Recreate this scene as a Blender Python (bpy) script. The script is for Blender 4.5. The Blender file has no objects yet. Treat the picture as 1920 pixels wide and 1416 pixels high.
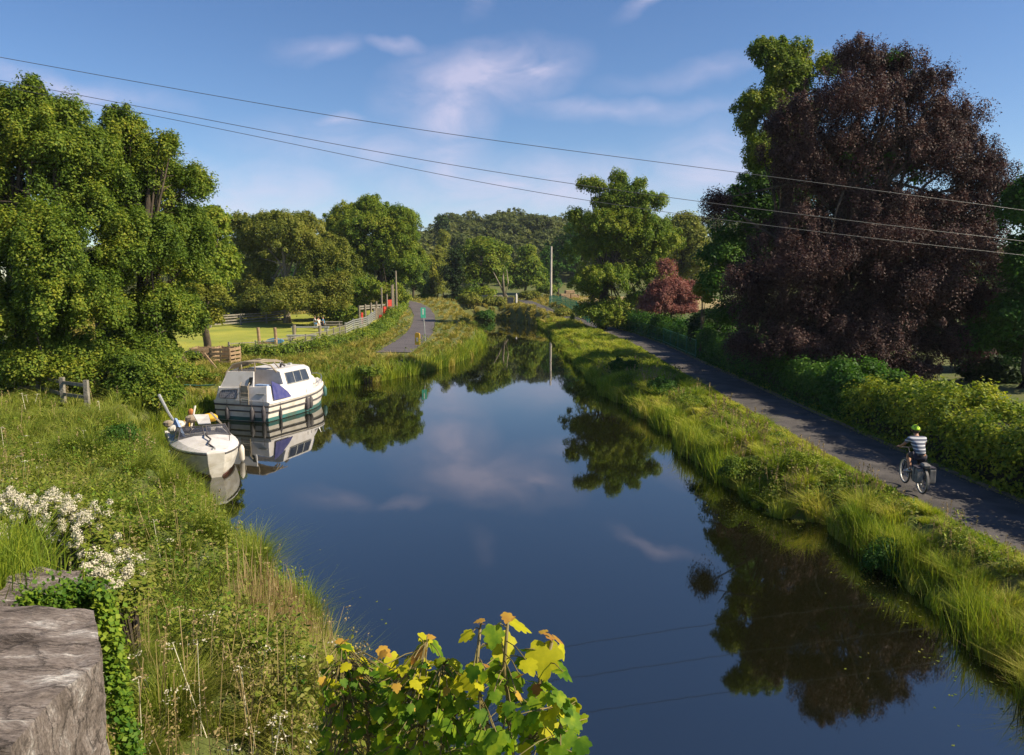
import bpy, bmesh, math, random
import numpy as np
from mathutils import Vector, Matrix
R = math.radians
SC = bpy.context.scene
COL = SC.collection
rng = np.random.default_rng(7)
random.seed(7)

# ------------------------------------------------------------------ camera, sky, sun, exposure
CAMZ, FPX = 5.8, 1400.0
PITCH = math.atan(178.0 / FPX)
cam = bpy.data.cameras.new('camera')
camo = bpy.data.objects.new('camera', cam)
COL.objects.link(camo)
camo.location = (0, 0, CAMZ)
camo.rotation_euler = (R(90) - PITCH, 0, 0)
cam.sensor_width = 36.0
cam.lens = 36.0 * FPX / 1920.0
cam.clip_start = 0.1
cam.clip_end = 5000
SC.camera = camo

SUN_EL, SUN_AZ = R(40), R(104)          # azimuth clockwise from +Y (the canal's direction)
SC.view_settings.view_transform = 'Standard'
SC.view_settings.look = 'None'
SC.view_settings.exposure = 0.85
SC.view_settings.gamma = 1.0
w = bpy.data.worlds.new('World')
SC.world = w
w.use_nodes = True
nt = w.node_tree
nt.nodes.clear()
N, L = nt.nodes.new, nt.links.new
wout = N('ShaderNodeOutputWorld')
bg = N('ShaderNodeBackground')
bg.inputs['Strength'].default_value = 0.095
sky = N('ShaderNodeTexSky')
sky.sky_type = 'NISHITA'
sky.sun_disc = False
sky.sun_elevation = SUN_EL
sky.sun_rotation = SUN_AZ
sky.air_density = 0.9
sky.dust_density = 0.2
sky.ozone_density = 2.0
hs = N('ShaderNodeHueSaturation')
hs.inputs['Hue'].default_value = 0.507
hs.inputs['Saturation'].default_value = 1.2
hs.inputs['Value'].default_value = 0.80
L(sky.outputs[0], hs.inputs['Color'])
# thin cirrus laid out over the dome by direction
tc = N('ShaderNodeTexCoord')
sep = N('ShaderNodeSeparateXYZ')
L(tc.outputs['Generated'], sep.inputs[0])
def wm(op, a, b=None):
    n = N('ShaderNodeMath'); n.operation = op
    for i, v in enumerate((a, b)):
        if v is None: continue
        if isinstance(v, (int, float)): n.inputs[i].default_value = v
        else: L(v, n.inputs[i])
    return n.outputs[0]
yy = wm('MAXIMUM', sep.outputs['Y'], 0.05)
u_, v_ = wm('DIVIDE', sep.outputs['X'], yy), wm('DIVIDE', sep.outputs['Z'], yy)
cmb = N('ShaderNodeCombineXYZ')
L(u_, cmb.inputs[0]); L(v_, cmb.inputs[1])
nz0 = N('ShaderNodeTexNoise'); nz0.inputs['Scale'].default_value = 9; nz0.inputs['Detail'].default_value = 5
L(cmb.outputs[0], nz0.inputs['Vector'])
wv = N('ShaderNodeVectorMath'); wv.operation = 'MULTIPLY_ADD'
L(nz0.outputs['Color'], wv.inputs[0]); wv.inputs[1].default_value = (0.07, 0.07, 0); L(cmb.outputs[0], wv.inputs[2])
wv2 = N('ShaderNodeVectorMath'); wv2.operation = 'SUBTRACT'
L(wv.outputs[0], wv2.inputs[0]); wv2.inputs[1].default_value = (0.035, 0.035, 0)
tot = None
for (px, py, rx, ry, rot, amp) in [
        (900, 165, 230, 85, 12, 1.0), (850, 225, 130, 95, 35, .9), (995, 150, 110, 26, 18, .9), (840, 330, 120, 150, 0, .75),
        (760, 105, 75, 18, -12, .6), (610, 105, 110, 32, 6, .5), (650, 240, 55, 22, 0, .6),
        (1240, 15, 120, 22, 22, .5), (490, 0, 50, 14, 10, .45), (900, 15, 50, 30, 50, .35), (1150, 215, 330, 28, 0, .5),
        (1330, 150, 260, 30, 6, .35), (130, 175, 260, 34, -12, .7), (480, 370, 300, 90, -5, .85), (700, 300, 330, 80, -8, .5),
        (1000, 370, 420, 100, 0, .9), (1330, 330, 200, 110, 0, .75), (250, 190, 180, 30, -12, .35)]:
    mp = N('ShaderNodeMapping'); mp.vector_type = 'TEXTURE'
    mp.inputs['Location'].default_value = ((px - 960) / FPX, (530 - py) / FPX, 0)
    mp.inputs['Rotation'].default_value = (0, 0, R(rot))
    mp.inputs['Scale'].default_value = (rx / FPX, ry / FPX, 1)
    L(wv2.outputs[0], mp.inputs['Vector'])
    g = N('ShaderNodeTexGradient'); g.gradient_type = 'QUADRATIC_SPHERE'
    L(mp.outputs[0], g.inputs[0])
    a = wm('MULTIPLY', wm('POWER', g.outputs['Fac'], 0.6), amp)
    tot = a if tot is None else wm('MAXIMUM', tot, a)
nm = N('ShaderNodeMapping'); nm.inputs['Scale'].default_value = (1, 2.2, 1); nm.inputs['Rotation'].default_value = (0, 0, R(-14))
L(cmb.outputs[0], nm.inputs['Vector'])
nz = N('ShaderNodeTexNoise'); nz.inputs['Scale'].default_value = 10; nz.inputs['Detail'].default_value = 9; nz.inputs['Roughness'].default_value = 0.62
nz.inputs['Distortion'].default_value = 0.6
L(nm.outputs[0], nz.inputs['Vector'])
mr = N('ShaderNodeMapRange'); mr.inputs[1].default_value = 0.20; mr.inputs[2].default_value = 0.70
L(nz.outputs['Fac'], mr.inputs[0])
cf = wm('MINIMUM', wm('MULTIPLY', wm('MULTIPLY', tot, mr.outputs[0]), 1.0), 0.6)
mx = N('ShaderNodeMix'); mx.data_type = 'RGBA'
L(cf, mx.inputs[0]); L(hs.outputs[0], mx.inputs[6]); mx.inputs[7].default_value = (4.7, 4.3, 5.4, 1)
L(mx.outputs[2], bg.inputs['Color'])
L(bg.outputs[0], wout.inputs[0])

sl = bpy.data.lights.new('sun', 'SUN')
sl.energy = 4.6
sl.angle = R(0.5)
sl.color = (1.0, 0.88, 0.66)
so = bpy.data.objects.new('sun', sl)
COL.objects.link(so)
sd_ = Vector((math.sin(SUN_AZ) * math.cos(SUN_EL), math.cos(SUN_AZ) * math.cos(SUN_EL), math.sin(SUN_EL)))
so.rotation_euler = (-sd_).to_track_quat('-Z', 'Y').to_euler()
so.location = (30, -20, 60)

# ------------------------------------------------------------------ helpers
def ray(px, py):
    a, b = (px - 960) / FPX, -(py - 708) / FPX
    cp, sp = math.cos(PITCH), math.sin(PITCH)
    return Vector((a, cp + b * sp, -sp + b * cp))
def G(px, py, z=0.0):
    r = ray(px, py); t = (z - CAMZ) / r.z
    return Vector((r.x * t, r.y * t, z))
def D(px, py, y):
    r = ray(px, py); t = y / r.y
    return Vector((r.x * t, y, CAMZ + r.z * t))

def tag(o, label=None, cat=None, group=None, kind=None):
    if label: o['label'] = label
    if cat: o['category'] = cat
    if group: o['group'] = group
    if kind: o['kind'] = kind
    return o
def empty(name, loc, rz=0.0, label=None, cat=None, group=None):
    o = bpy.data.objects.new(name, None)
    COL.objects.link(o); o.location = loc; o.rotation_euler = (0, 0, rz)
    o.empty_display_size = 0.2
    return tag(o, label, cat, group)
def copy_tree(o, parent=None):
    c = o.copy(); COL.objects.link(c); c.parent = parent
    for ch in o.children: copy_tree(ch, c)
    return c

class MB:
    def __init__(s): s.v = []; s.f = []; s.m = Matrix.Identity(4)
    def add(s, vs, fs):
        n = len(s.v)
        s.v += [tuple(s.m @ Vector(p)) for p in vs]
        s.f += [tuple(i + n for i in f) for f in fs]
        return s
    def box(s, c, sz, rz=0.0, ry=0.0, rx=0.0):
        hx, hy, hz = sz[0] / 2, sz[1] / 2, sz[2] / 2
        mt = Matrix.Translation(c) @ Matrix.Rotation(rz, 4, 'Z') @ Matrix.Rotation(ry, 4, 'Y') @ Matrix.Rotation(rx, 4, 'X')
        vs = [mt @ Vector((x * hx, y * hy, z * hz)) for z in (-1, 1) for y in (-1, 1) for x in (-1, 1)]
        return s.add(vs, [(0, 2, 3, 1), (4, 5, 7, 6), (0, 1, 5, 4), (1, 3, 7, 5), (3, 2, 6, 7), (2, 0, 4, 6)])
    def loft(s, rings, closed=True, cap0=True, cap1=True):
        n = len(rings[0]); vs = [p for r in rings for p in r]; fs = []
        for i in range(len(rings) - 1):
            for j in range(n if closed else n - 1):
                k = (j + 1) % n
                fs.append((i * n + j, i * n + k, (i + 1) * n + k, (i + 1) * n + j))
        if cap0: fs.append(tuple(range(n))[::-1])
        if cap1: fs.append(tuple((len(rings) - 1) * n + j for j in range(n)))
        return s.add(vs, fs)
    def tube(s, pts, r, n=8, r1=None):
        pts = [Vector(p) for p in pts]; rings = []
        rr = r if isinstance(r, (list, tuple)) else [r + ((r1 if r1 is not None else r) - r) * i / max(1, len(pts) - 1) for i in range(len(pts))]
        up = Vector((0, 0, 1))
        for i, p in enumerate(pts):
            t = (pts[min(i + 1, len(pts) - 1)] - pts[max(i - 1, 0)])
            t = t.normalized() if t.length > 1e-9 else Vector((0, 0, 1))
            a = t.cross(up)
            if a.length < 0.15: a = t.cross(Vector((1, 0, 0)))
            a.normalize(); b = t.cross(a)
            rings.append([p + (a * math.cos(q) + b * math.sin(q)) * rr[i] for q in (2 * math.pi * k / n for k in range(n))])
        return s.loft(rings)
    def prism(s, poly, z0, z1):
        return s.loft([[(x, y, z0) for x, y in poly], [(x, y, z1) for x, y in poly]])
    def build(s, name, mat, parent=None, smooth=False, bevel=0.0, label=None):
        me = bpy.data.meshes.new(name)
        me.from_pydata(s.v, [], s.f)
        bm = bmesh.new(); bm.from_mesh(me)
        bmesh.ops.recalc_face_normals(bm, faces=bm.faces)
        bm.to_mesh(me); bm.free()
        me.materials.append(mat)
        if smooth: me.polygons.foreach_set('use_smooth', [True] * len(me.polygons))
        o = bpy.data.objects.new(name, me); COL.objects.link(o)
        if parent: o.parent = parent
        if bevel:
            b = o.modifiers.new('bevel', 'BEVEL'); b.width = bevel; b.segments = 2; b.limit_method = 'ANGLE'
        if label: o['label'] = label
        return o

def npmesh(name, V, k, mat, parent=None, smooth=False):
    """V: (n,k,3) array of separate k-gons."""
    n = V.shape[0]
    me = bpy.data.meshes.new(name)
    me.vertices.add(n * k); me.vertices.foreach_set('co', V.astype(np.float32).ravel())
    me.loops.add(n * k); me.loops.foreach_set('vertex_index', np.arange(n * k, dtype=np.int32))
    me.polygons.add(n); me.polygons.foreach_set('loop_start', np.arange(0, n * k, k, dtype=np.int32))
    me.update(calc_edges=True)
    me.materials.append(mat)
    o = bpy.data.objects.new(name, me); COL.objects.link(o)
    if parent: o.parent = parent
    return o
def npfaces(name, V, F, mat, parent=None, smooth=False):
    """shared-vertex mesh of equal k-gons: V (n,3), F (m,k)."""
    m, k = F.shape
    me = bpy.data.meshes.new(name)
    me.vertices.add(len(V)); me.vertices.foreach_set('co', V.astype(np.float32).ravel())
    me.loops.add(m * k); me.loops.foreach_set('vertex_index', F.astype(np.int32).ravel())
    me.polygons.add(m); me.polygons.foreach_set('loop_start', np.arange(0, m * k, k, dtype=np.int32))
    me.update(calc_edges=True)
    if smooth: me.polygons.foreach_set('use_smooth', [True] * m)
    me.materials.append(mat)
    o = bpy.data.objects.new(name, me); COL.objects.link(o)
    if parent: o.parent = parent
    return o

# ------------------------------------------------------------------ materials
def newmat(name):
    m = bpy.data.materials.new(name); m.use_nodes = True
    nt = m.node_tree; nt.nodes.clear()
    return m, nt, nt.nodes.new, nt.links.new
def pmat(name, c1, c2=None, scale=3.0, rough=0.6, bump=0.0, metal=0.0, detail=6, spec=0.4, lo=0.35, hi=0.65, stretch=(1, 1, 1), bscale=None):
    m, nt, N, L = newmat(name)
    out = N('ShaderNodeOutputMaterial'); p = N('ShaderNodeBsdfPrincipled'); L(p.outputs[0], out.inputs[0])
    p.inputs['Roughness'].default_value = rough; p.inputs['Metallic'].default_value = metal
    p.inputs['Specular IOR Level'].default_value = spec
    if c2 is None: c2 = tuple(c * 0.8 for c in c1)
    tc = N('ShaderNodeTexCoord'); mp = N('ShaderNodeMapping'); mp.inputs['Scale'].default_value = stretch
    L(tc.outputs['Object'], mp.inputs[0])
    nz = N('ShaderNodeTexNoise'); nz.inputs['Scale'].default_value = scale; nz.inputs['Detail'].default_value = detail
    L(mp.outputs[0], nz.inputs['Vector'])
    mr = N('ShaderNodeMapRange'); mr.inputs[1].default_value = lo; mr.inputs[2].default_value = hi
    L(nz.outputs['Fac'], mr.inputs[0])
    mx = N('ShaderNodeMix'); mx.data_type = 'RGBA'
    L(mr.outputs[0], mx.inputs[0]); mx.inputs[6].default_value = (*c1, 1); mx.inputs[7].default_value = (*c2, 1)
    L(mx.outputs[2], p.inputs['Base Color'])
    if bump:
        nb = N('ShaderNodeTexNoise'); nb.inputs['Scale'].default_value = bscale or scale * 4; nb.inputs['Detail'].default_value = 8
        L(mp.outputs[0], nb.inputs['Vector'])
        b = N('ShaderNodeBump'); b.inputs['Strength'].default_value = bump; b.inputs['Distance'].default_value = 0.05
        L(nb.outputs['Fac'], b.inputs['Height']); L(b.outputs[0], p.inputs['Normal'])
    return m
def leafmat(name, cols, trans=0.3, nscale=0.35, gloss=0.35, tint=(0.9, 1.0, 0.45), patch=0.5):
    """cols: colours spread at random over single leaves; a slow noise shifts whole sprays along the ramp."""
    m, nt, N, L = newmat(name)
    out = N('ShaderNodeOutputMaterial'); p = N('ShaderNodeBsdfPrincipled')
    p.inputs['Roughness'].default_value = 0.62; p.inputs['Specular IOR Level'].default_value = gloss * 0.6
    ge = N('ShaderNodeNewGeometry'); tc = N('ShaderNodeTexCoord')
    nz = N('ShaderNodeTexNoise'); nz.inputs['Scale'].default_value = nscale; nz.inputs['Detail'].default_value = 3
    L(tc.outputs['Object'], nz.inputs['Vector'])
    mr = N('ShaderNodeMapRange'); mr.inputs[1].default_value = 0.3; mr.inputs[2].default_value = 0.7
    L(nz.outputs['Fac'], mr.inputs[0])
    mm = N('ShaderNodeMix'); mm.data_type = 'FLOAT'; mm.inputs[0].default_value = patch
    L(ge.outputs['Random Per Island'], mm.inputs[2]); L(mr.outputs[0], mm.inputs[3])
    cr = N('ShaderNodeValToRGB'); e = cr.color_ramp.elements
    e[0].position = 0.12; e[0].color = (*cols[0], 1); e[1].position = 0.88; e[1].color = (*cols[-1], 1)
    for i, c in enumerate(cols[1:-1]):
        q = e.new(0.12 + 0.76 * (i + 1) / (len(cols) - 1)); q.color = (*c, 1)
    L(mm.outputs[0], cr.inputs[0]); L(cr.outputs[0], p.inputs['Base Color'])
    t = N('ShaderNodeBsdfTranslucent'); tm = N('ShaderNodeMix'); tm.data_type = 'RGBA'; tm.blend_type = 'MULTIPLY'
    tm.inputs[0].default_value = 1; L(cr.outputs[0], tm.inputs[6]); tm.inputs[7].default_value = (tint[0] * 1.5, tint[1] * 1.5, tint[2] * 1.5, 1)
    L(tm.outputs[2], t.inputs['Color'])
    mx = N('ShaderNodeMixShader'); mx.inputs[0].default_value = trans
    L(p.outputs[0], mx.inputs[1]); L(t.outputs[0], mx.inputs[2]); L(mx.outputs[0], out.inputs[0])
    return m

M = {}
M['bark'] = pmat('bark', (0.10, 0.075, 0.05), (0.04, 0.03, 0.022), 4, 0.9, 0.8, stretch=(1, 1, 0.25))
M['pale_bark'] = pmat('pale_bark', (0.30, 0.25, 0.18), (0.14, 0.11, 0.08), 4, 0.9, 0.6, stretch=(1, 1, 0.3))
M['asphalt'] = pmat('asphalt', (0.110, 0.098, 0.094), (0.062, 0.056, 0.055), 1.3, 0.9, 0.5, bscale=60, spec=0.25)
M['asphalt_pale'] = pmat('asphalt_pale', (0.12, 0.105, 0.11), (0.085, 0.075, 0.08), 0.7, 0.9, 0.4, bscale=60, spec=0.25)
M['white'] = pmat('white_gelcoat', (0.70, 0.66, 0.64), (0.50, 0.45, 0.40), 2.4, 0.35, 0.03, detail=9, lo=0.45, hi=0.8)
M['cream'] = pmat('cream_gelcoat', (0.62, 0.57, 0.50), (0.42, 0.37, 0.30), 2.2, 0.45, 0.04, detail=9, lo=0.45, hi=0.8)
M['grey_hull'] = pmat('grey_hull', (0.50, 0.47, 0.42), (0.34, 0.30, 0.24), 2.5, 0.5, 0.05, detail=9, lo=0.42, hi=0.75, stretch=(1, 1, 2))
M['rubber'] = pmat('rubber', (0.045, 0.04, 0.045), (0.09, 0.08, 0.08), 6, 0.6)
M['teal'] = pmat('teal_paint', (0.03, 0.13, 0.13), (0.06, 0.10, 0.08), 4, 0.5)
M['antifoul'] = pmat('antifoul', (0.12, 0.03, 0.02), (0.06, 0.025, 0.02), 5, 0.7)
M['navy'] = pmat('navy_canvas', (0.04, 0.045, 0.18), (0.07, 0.07, 0.20), 5, 0.8, 0.2)
M['blue_cloth'] = pmat('blue_cloth', (0.26, 0.36, 0.55), (0.18, 0.25, 0.42), 5, 0.85, 0.3)
M['tan_canvas'] = pmat('tan_canvas', (0.36, 0.30, 0.22), (0.24, 0.19, 0.14), 3, 0.85, 0.3)
M['steel'] = pmat('steel', (0.55, 0.55, 0.55), (0.4, 0.4, 0.4), 6, 0.3, metal=0.9)
M['glass'] = pmat('dark_glass', (0.02, 0.022, 0.03), (0.05, 0.05, 0.055), 2, 0.08, spec=0.8)
M['curtain'] = pmat('curtain', (0.42, 0.40, 0.42), (0.15, 0.14, 0.17), 9, 0.9, stretch=(6, 6, 0.4), lo=0.45, hi=0.55)
M['yellow'] = pmat('yellow_plastic', (0.75, 0.42, 0.02), (0.60, 0.36, 0.04), 4, 0.5)
M['orange'] = pmat('orange_plastic', (0.55, 0.22, 0.06), (0.40, 0.15, 0.05), 4, 0.5)
M['timber'] = pmat('weathered_timber', (0.30, 0.25, 0.18), (0.16, 0.13, 0.095), 5, 0.85, 0.5, stretch=(1, 1, 6))
M['grey_timber'] = pmat('grey_timber', (0.27, 0.245, 0.20), (0.17, 0.15, 0.125), 5, 0.85, 0.5)
M['tan_timber'] = pmat('tan_timber', (0.38, 0.26, 0.15), (0.24, 0.16, 0.09), 4, 0.85, 0.5)
M['red'] = pmat('red_paint', (0.50, 0.05, 0.03), (0.34, 0.04, 0.03), 4, 0.5)
M['blue'] = pmat('blue_plastic', (0.08, 0.28, 0.50), (0.06, 0.22, 0.42), 4, 0.5)
M['green_paint'] = pmat('green_paint', (0.02, 0.17, 0.10), (0.03, 0.12, 0.08), 4, 0.5)
M['sign_green'] = pmat('sign_green', (0.05, 0.36, 0.24), (0.04, 0.30, 0.2), 4, 0.5)
M['pale_metal'] = pmat('pale_metal', (0.42, 0.42, 0.40), (0.3, 0.3, 0.29), 5, 0.5, metal=0.3)
M['pole_wood'] = pmat('pole_wood', (0.62, 0.55, 0.48), (0.42, 0.36, 0.31), 3, 0.9, 0.4, stretch=(1, 1, 0.2))
M['wire'] = pmat('wire', (0.12, 0.12, 0.12), (0.09, 0.09, 0.09), 3, 0.4, metal=0.5)
M['skin'] = pmat('skin', (0.42, 0.22, 0.14), (0.36, 0.18, 0.11), 8, 0.55)
M['shorts'] = pmat('dark_cloth', (0.035, 0.03, 0.045), (0.05, 0.045, 0.06), 8, 0.9, 0.3)
M['hivis'] = pmat('helmet_yellow', (0.55, 0.85, 0.02), (0.40, 0.65, 0.02), 20, 0.4, lo=0.5, hi=0.7)
M['black'] = pmat('black_metal', (0.02, 0.02, 0.022), (0.035, 0.033, 0.035), 8, 0.4)
M['tyre'] = pmat('tyre', (0.04, 0.04, 0.04), (0.06, 0.055, 0.05), 8, 0.8)
M['rim'] = pmat('rim', (0.62, 0.60, 0.57), (0.5, 0.48, 0.45), 8, 0.35, metal=0.2)
M['bag'] = pmat('pannier_grey', (0.22, 0.21, 0.20), (0.12, 0.11, 0.11), 8, 0.8)
M['shoe'] = pmat('shoe', (0.6, 0.6, 0.58), (0.35, 0.35, 0.35), 10, 0.6)
M['render'] = pmat('pale_render', (0.66, 0.63, 0.58), (0.52, 0.49, 0.44), 1.2, 0.8, 0.1)
M['slate'] = pmat('slate_roof', (0.12, 0.12, 0.13), (0.08, 0.08, 0.09), 5, 0.7, 0.3)
M['rope'] = pmat('rope', (0.10, 0.30, 0.22), (0.08, 0.2, 0.16), 12, 0.8)
M['kerb'] = pmat('kerb_dust', (0.24, 0.17, 0.11), (0.13, 0.10, 0.06), 6, 0.9, 0.6)
m, nt, N, L = newmat('clear_screen')
out = N('ShaderNodeOutputMaterial'); p = N('ShaderNodeBsdfPrincipled'); p.inputs['Roughness'].default_value = 0.08; p.inputs['Base Color'].default_value = (.05, .05, .06, 1)
t_ = N('ShaderNodeBsdfTransparent'); x_ = N('ShaderNodeMixShader'); x_.inputs[0].default_value = 0.55
L(p.outputs[0], x_.inputs[1]); L(t_.outputs[0], x_.inputs[2]); L(x_.outputs[0], out.inputs[0])
M['clear'] = m
# striped jersey
m, nt, N, L = newmat('striped_jersey')
out = N('ShaderNodeOutputMaterial'); p = N('ShaderNodeBsdfPrincipled'); p.inputs['Roughness'].default_value = 0.85
L(p.outputs[0], out.inputs[0])
tc = N('ShaderNodeTexCoord'); sp = N('ShaderNodeSeparateXYZ'); L(tc.outputs['Object'], sp.inputs[0])
ma = N('ShaderNodeMath'); ma.operation = 'MULTIPLY'; ma.inputs[1].default_value = 2 * math.pi / 0.085; L(sp.outputs['Z'], ma.inputs[0])
sn = N('ShaderNodeMath'); sn.operation = 'SINE'; L(ma.outputs[0], sn.inputs[0])
cr = N('ShaderNodeValToRGB'); e = cr.color_ramp.elements
e[0].position = 0.30; e[0].color = (0.10, 0.11, 0.15, 1); e[1].position = 0.75; e[1].color = (0.55, 0.55, 0.58, 1)
L(sn.outputs[0], cr.inputs[0]); L(cr.outputs[0], p.inputs['Base Color'])
M['jersey'] = m
# rough lichened stone
m, nt, N, L = newmat('old_stone')
out = N('ShaderNodeOutputMaterial'); p = N('ShaderNodeBsdfPrincipled'); p.inputs['Roughness'].default_value = 0.92
L(p.outputs[0], out.inputs[0]); p.inputs['Specular IOR Level'].default_value = 0.2
tc = N('ShaderNodeTexCoord')
n1 = N('ShaderNodeTexNoise'); n1.inputs['Scale'].default_value = 3.2; n1.inputs['Detail'].default_value = 12; n1.inputs['Roughness'].default_value = 0.7
mp = N('ShaderNodeMapping'); mp.inputs['Scale'].default_value = (1, 3.2, 1.6); L(tc.outputs['Object'], mp.inputs[0]); L(mp.outputs[0], n1.inputs['Vector'])
cr = N('ShaderNodeValToRGB'); e = cr.color_ramp.elements
e[0].position = 0.30; e[0].color = (0.10, 0.075, 0.06, 1); e[1].position = 0.64; e[1].color = (0.85, 0.78, 0.72, 1)
for q_, c_ in ((0.42, (0.26, 0.21, 0.18, 1)), (0.52, (0.38, 0.31, 0.27, 1)), (0.57, (0.46, 0.39, 0.35, 1))):
    e.new(q_).color = c_
L(n1.outputs['Fac'], cr.inputs[0])
n3 = N('ShaderNodeTexNoise'); n3.inputs['Scale'].default_value = 34; n3.inputs['Detail'].default_value = 8; n3.inputs['Roughness'].default_value = 0.8; L(mp.outputs[0], n3.inputs['Vector'])
r3 = N('ShaderNodeMapRange'); r3.inputs[1].default_value = 0.36; r3.inputs[2].default_value = 0.6; r3.inputs[3].default_value = 0.5; r3.inputs[4].default_value = 1.5; L(n3.outputs['Fac'], r3.inputs[0])
m3 = N('ShaderNodeVectorMath'); m3.operation = 'SCALE'; L(cr.outputs[0], m3.inputs[0]); L(r3.outputs[0], m3.inputs['Scale'])
vo = N('ShaderNodeTexVoronoi'); vo.feature = 'DISTANCE_TO_EDGE'; vo.inputs['Scale'].default_value = 2.6
vd = N('ShaderNodeVectorMath'); vd.operation = 'MULTIPLY_ADD'; L(n3.outputs['Color'], vd.inputs[0]); vd.inputs[1].default_value = (.16, .16, .16); L(mp.outputs[0], vd.inputs[2]); L(vd.outputs[0], vo.inputs['Vector'])
r4 = N('ShaderNodeMapRange'); r4.inputs[1].default_value = 0.0; r4.inputs[2].default_value = 0.035; r4.inputs[3].default_value = 0.22; r4.inputs[4].default_value = 1.0; L(vo.outputs['Distance'], r4.inputs[0])
m4 = N('ShaderNodeVectorMath'); m4.operation = 'SCALE'; L(m3.outputs[0], m4.inputs[0]); L(r4.outputs[0], m4.inputs['Scale'])
L(m4.outputs[0], p.inputs['Base Color'])
n2 = N('ShaderNodeTexNoise'); n2.inputs['Scale'].default_value = 13; n2.inputs['Detail'].default_value = 12; n2.inputs['Roughness'].default_value = 0.75
L(mp.outputs[0], n2.inputs['Vector'])
b = N('ShaderNodeBump'); b.inputs['Strength'].default_value = 1.0; b.inputs['Distance'].default_value = 0.09
L(n2.outputs['Fac'], b.inputs['Height']); L(b.outputs[0], p.inputs['Normal'])
M['stone'] = m
M['pale_stone'] = pmat('pale_stone', (0.36, 0.31, 0.24), (0.20, 0.17, 0.13), 2.5, 0.9, 0.8)
# soil and turf under the grass
M['soil'] = pmat('turf_soil', (0.075, 0.105, 0.020), (0.12, 0.115, 0.035), 0.6, 0.95, 0.8, detail=10, bscale=9)
M['lawn'] = pmat('mown_lawn', (0.20, 0.23, 0.025), (0.32, 0.31, 0.04), 0.25, 0.95, 0.5, detail=10, bscale=12)
# leaf materials
M['leaf_ash'] = leafmat('leaf_mid_green', [(0.041, 0.080, 0.009), (0.087, 0.145, 0.014), (0.160, 0.210, 0.020), (0.290, 0.290, 0.029)], nscale=0.5)
M['leaf_olive'] = leafmat('leaf_olive', [(0.061, 0.088, 0.014), (0.121, 0.149, 0.020), (0.203, 0.209, 0.030), (0.270, 0.243, 0.041)], nscale=0.25)
M['leaf_fresh'] = leafmat('leaf_fresh', [(0.047, 0.101, 0.011), (0.108, 0.176, 0.014), (0.189, 0.230, 0.019), (0.270, 0.270, 0.027)], nscale=0.3)
M['leaf_yellow'] = leafmat('leaf_yellow_green', [(0.10, 0.12, 0.012), (0.18, 0.19, 0.02), (0.28, 0.26, 0.03)], nscale=0.4)
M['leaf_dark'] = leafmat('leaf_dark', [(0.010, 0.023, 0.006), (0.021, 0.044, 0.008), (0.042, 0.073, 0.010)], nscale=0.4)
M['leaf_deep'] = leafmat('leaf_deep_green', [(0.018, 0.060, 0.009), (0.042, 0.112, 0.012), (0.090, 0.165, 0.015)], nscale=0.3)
M['leaf_beech'] = leafmat('leaf_copper', [(0.013, 0.006, 0.007), (0.036, 0.018, 0.017), (0.068, 0.037, 0.033), (0.136, 0.083, 0.070)], nscale=0.5, tint=(1.0, 0.5, 0.4), trans=0.15, gloss=0.35)
M['leaf_red'] = leafmat('leaf_red', [(0.129, 0.048, 0.043), (0.245, 0.106, 0.087), (0.358, 0.193, 0.136)], nscale=0.6, tint=(1, 0.5, 0.4))
M['leaf_far'] = leafmat('leaf_far', [(0.058, 0.078, 0.023), (0.098, 0.117, 0.029), (0.156, 0.156, 0.039)], nscale=0.06)
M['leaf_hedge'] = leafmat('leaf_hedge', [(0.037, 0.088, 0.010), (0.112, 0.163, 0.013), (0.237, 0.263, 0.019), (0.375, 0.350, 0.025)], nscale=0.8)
M['light_block'] = pmat('light_block', (0.02, 0.02, 0.008), (0.035, 0.03, 0.015), 14, .95, 1.0)  # dark core added inside the hedges to block sun
M['ivy'] = leafmat('leaf_ivy', [(0.039, 0.104, 0.010), (0.117, 0.195, 0.016), (0.260, 0.312, 0.026)], nscale=1.5)
M['weed'] = leafmat('leaf_weed', [(0.055, 0.10, 0.012), (0.12, 0.165, 0.018), (0.20, 0.22, 0.03), (0.22, 0.19, 0.06)], nscale=0.7)
M['blossom'] = leafmat('blossom', [(0.46, 0.42, 0.30), (0.66, 0.60, 0.48)], trans=0.15, tint=(.9, .9, .8), nscale=2)
M['pinkhead'] = leafmat('seed_head', [(0.20, 0.18, 0.05), (0.30, 0.22, 0.10), (0.42, 0.32, 0.18)], trans=0.15, tint=(.9, .8, .7), nscale=2)
M['grass_left'] = leafmat('grass_meadow', [(0.074, 0.115, 0.014), (0.150, 0.200, 0.022), (0.235, 0.265, 0.032), (0.34, 0.30, 0.08)], nscale=0.35, trans=0.35)
M['grass_right'] = leafmat('grass_bank', [(0.094, 0.164, 0.015), (0.219, 0.282, 0.024), (0.376, 0.368, 0.046), (0.501, 0.407, 0.110)], nscale=0.45, trans=0.35)
M['grass_gold'] = leafmat('grass_gold', [(0.156, 0.156, 0.026), (0.312, 0.260, 0.052), (0.468, 0.351, 0.117)], nscale=0.2, trans=0.3)
M['reed'] = leafmat('reed_green', [(0.081, 0.149, 0.014), (0.203, 0.257, 0.020), (0.351, 0.338, 0.041)], nscale=0.5, trans=0.35)
M['dry_reed'] = leafmat('dry_reed', [(0.22, 0.15, 0.07), (0.34, 0.24, 0.12), (0.42, 0.32, 0.18)], nscale=0.8, trans=0.25, tint=(1, .8, .5))
M['syc'] = leafmat('leaf_sycamore', [(0.047, 0.118, 0.006), (0.125, 0.218, 0.012), (0.328, 0.390, 0.016)], nscale=22, gloss=0.3, patch=0.45, trans=0.42)
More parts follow.
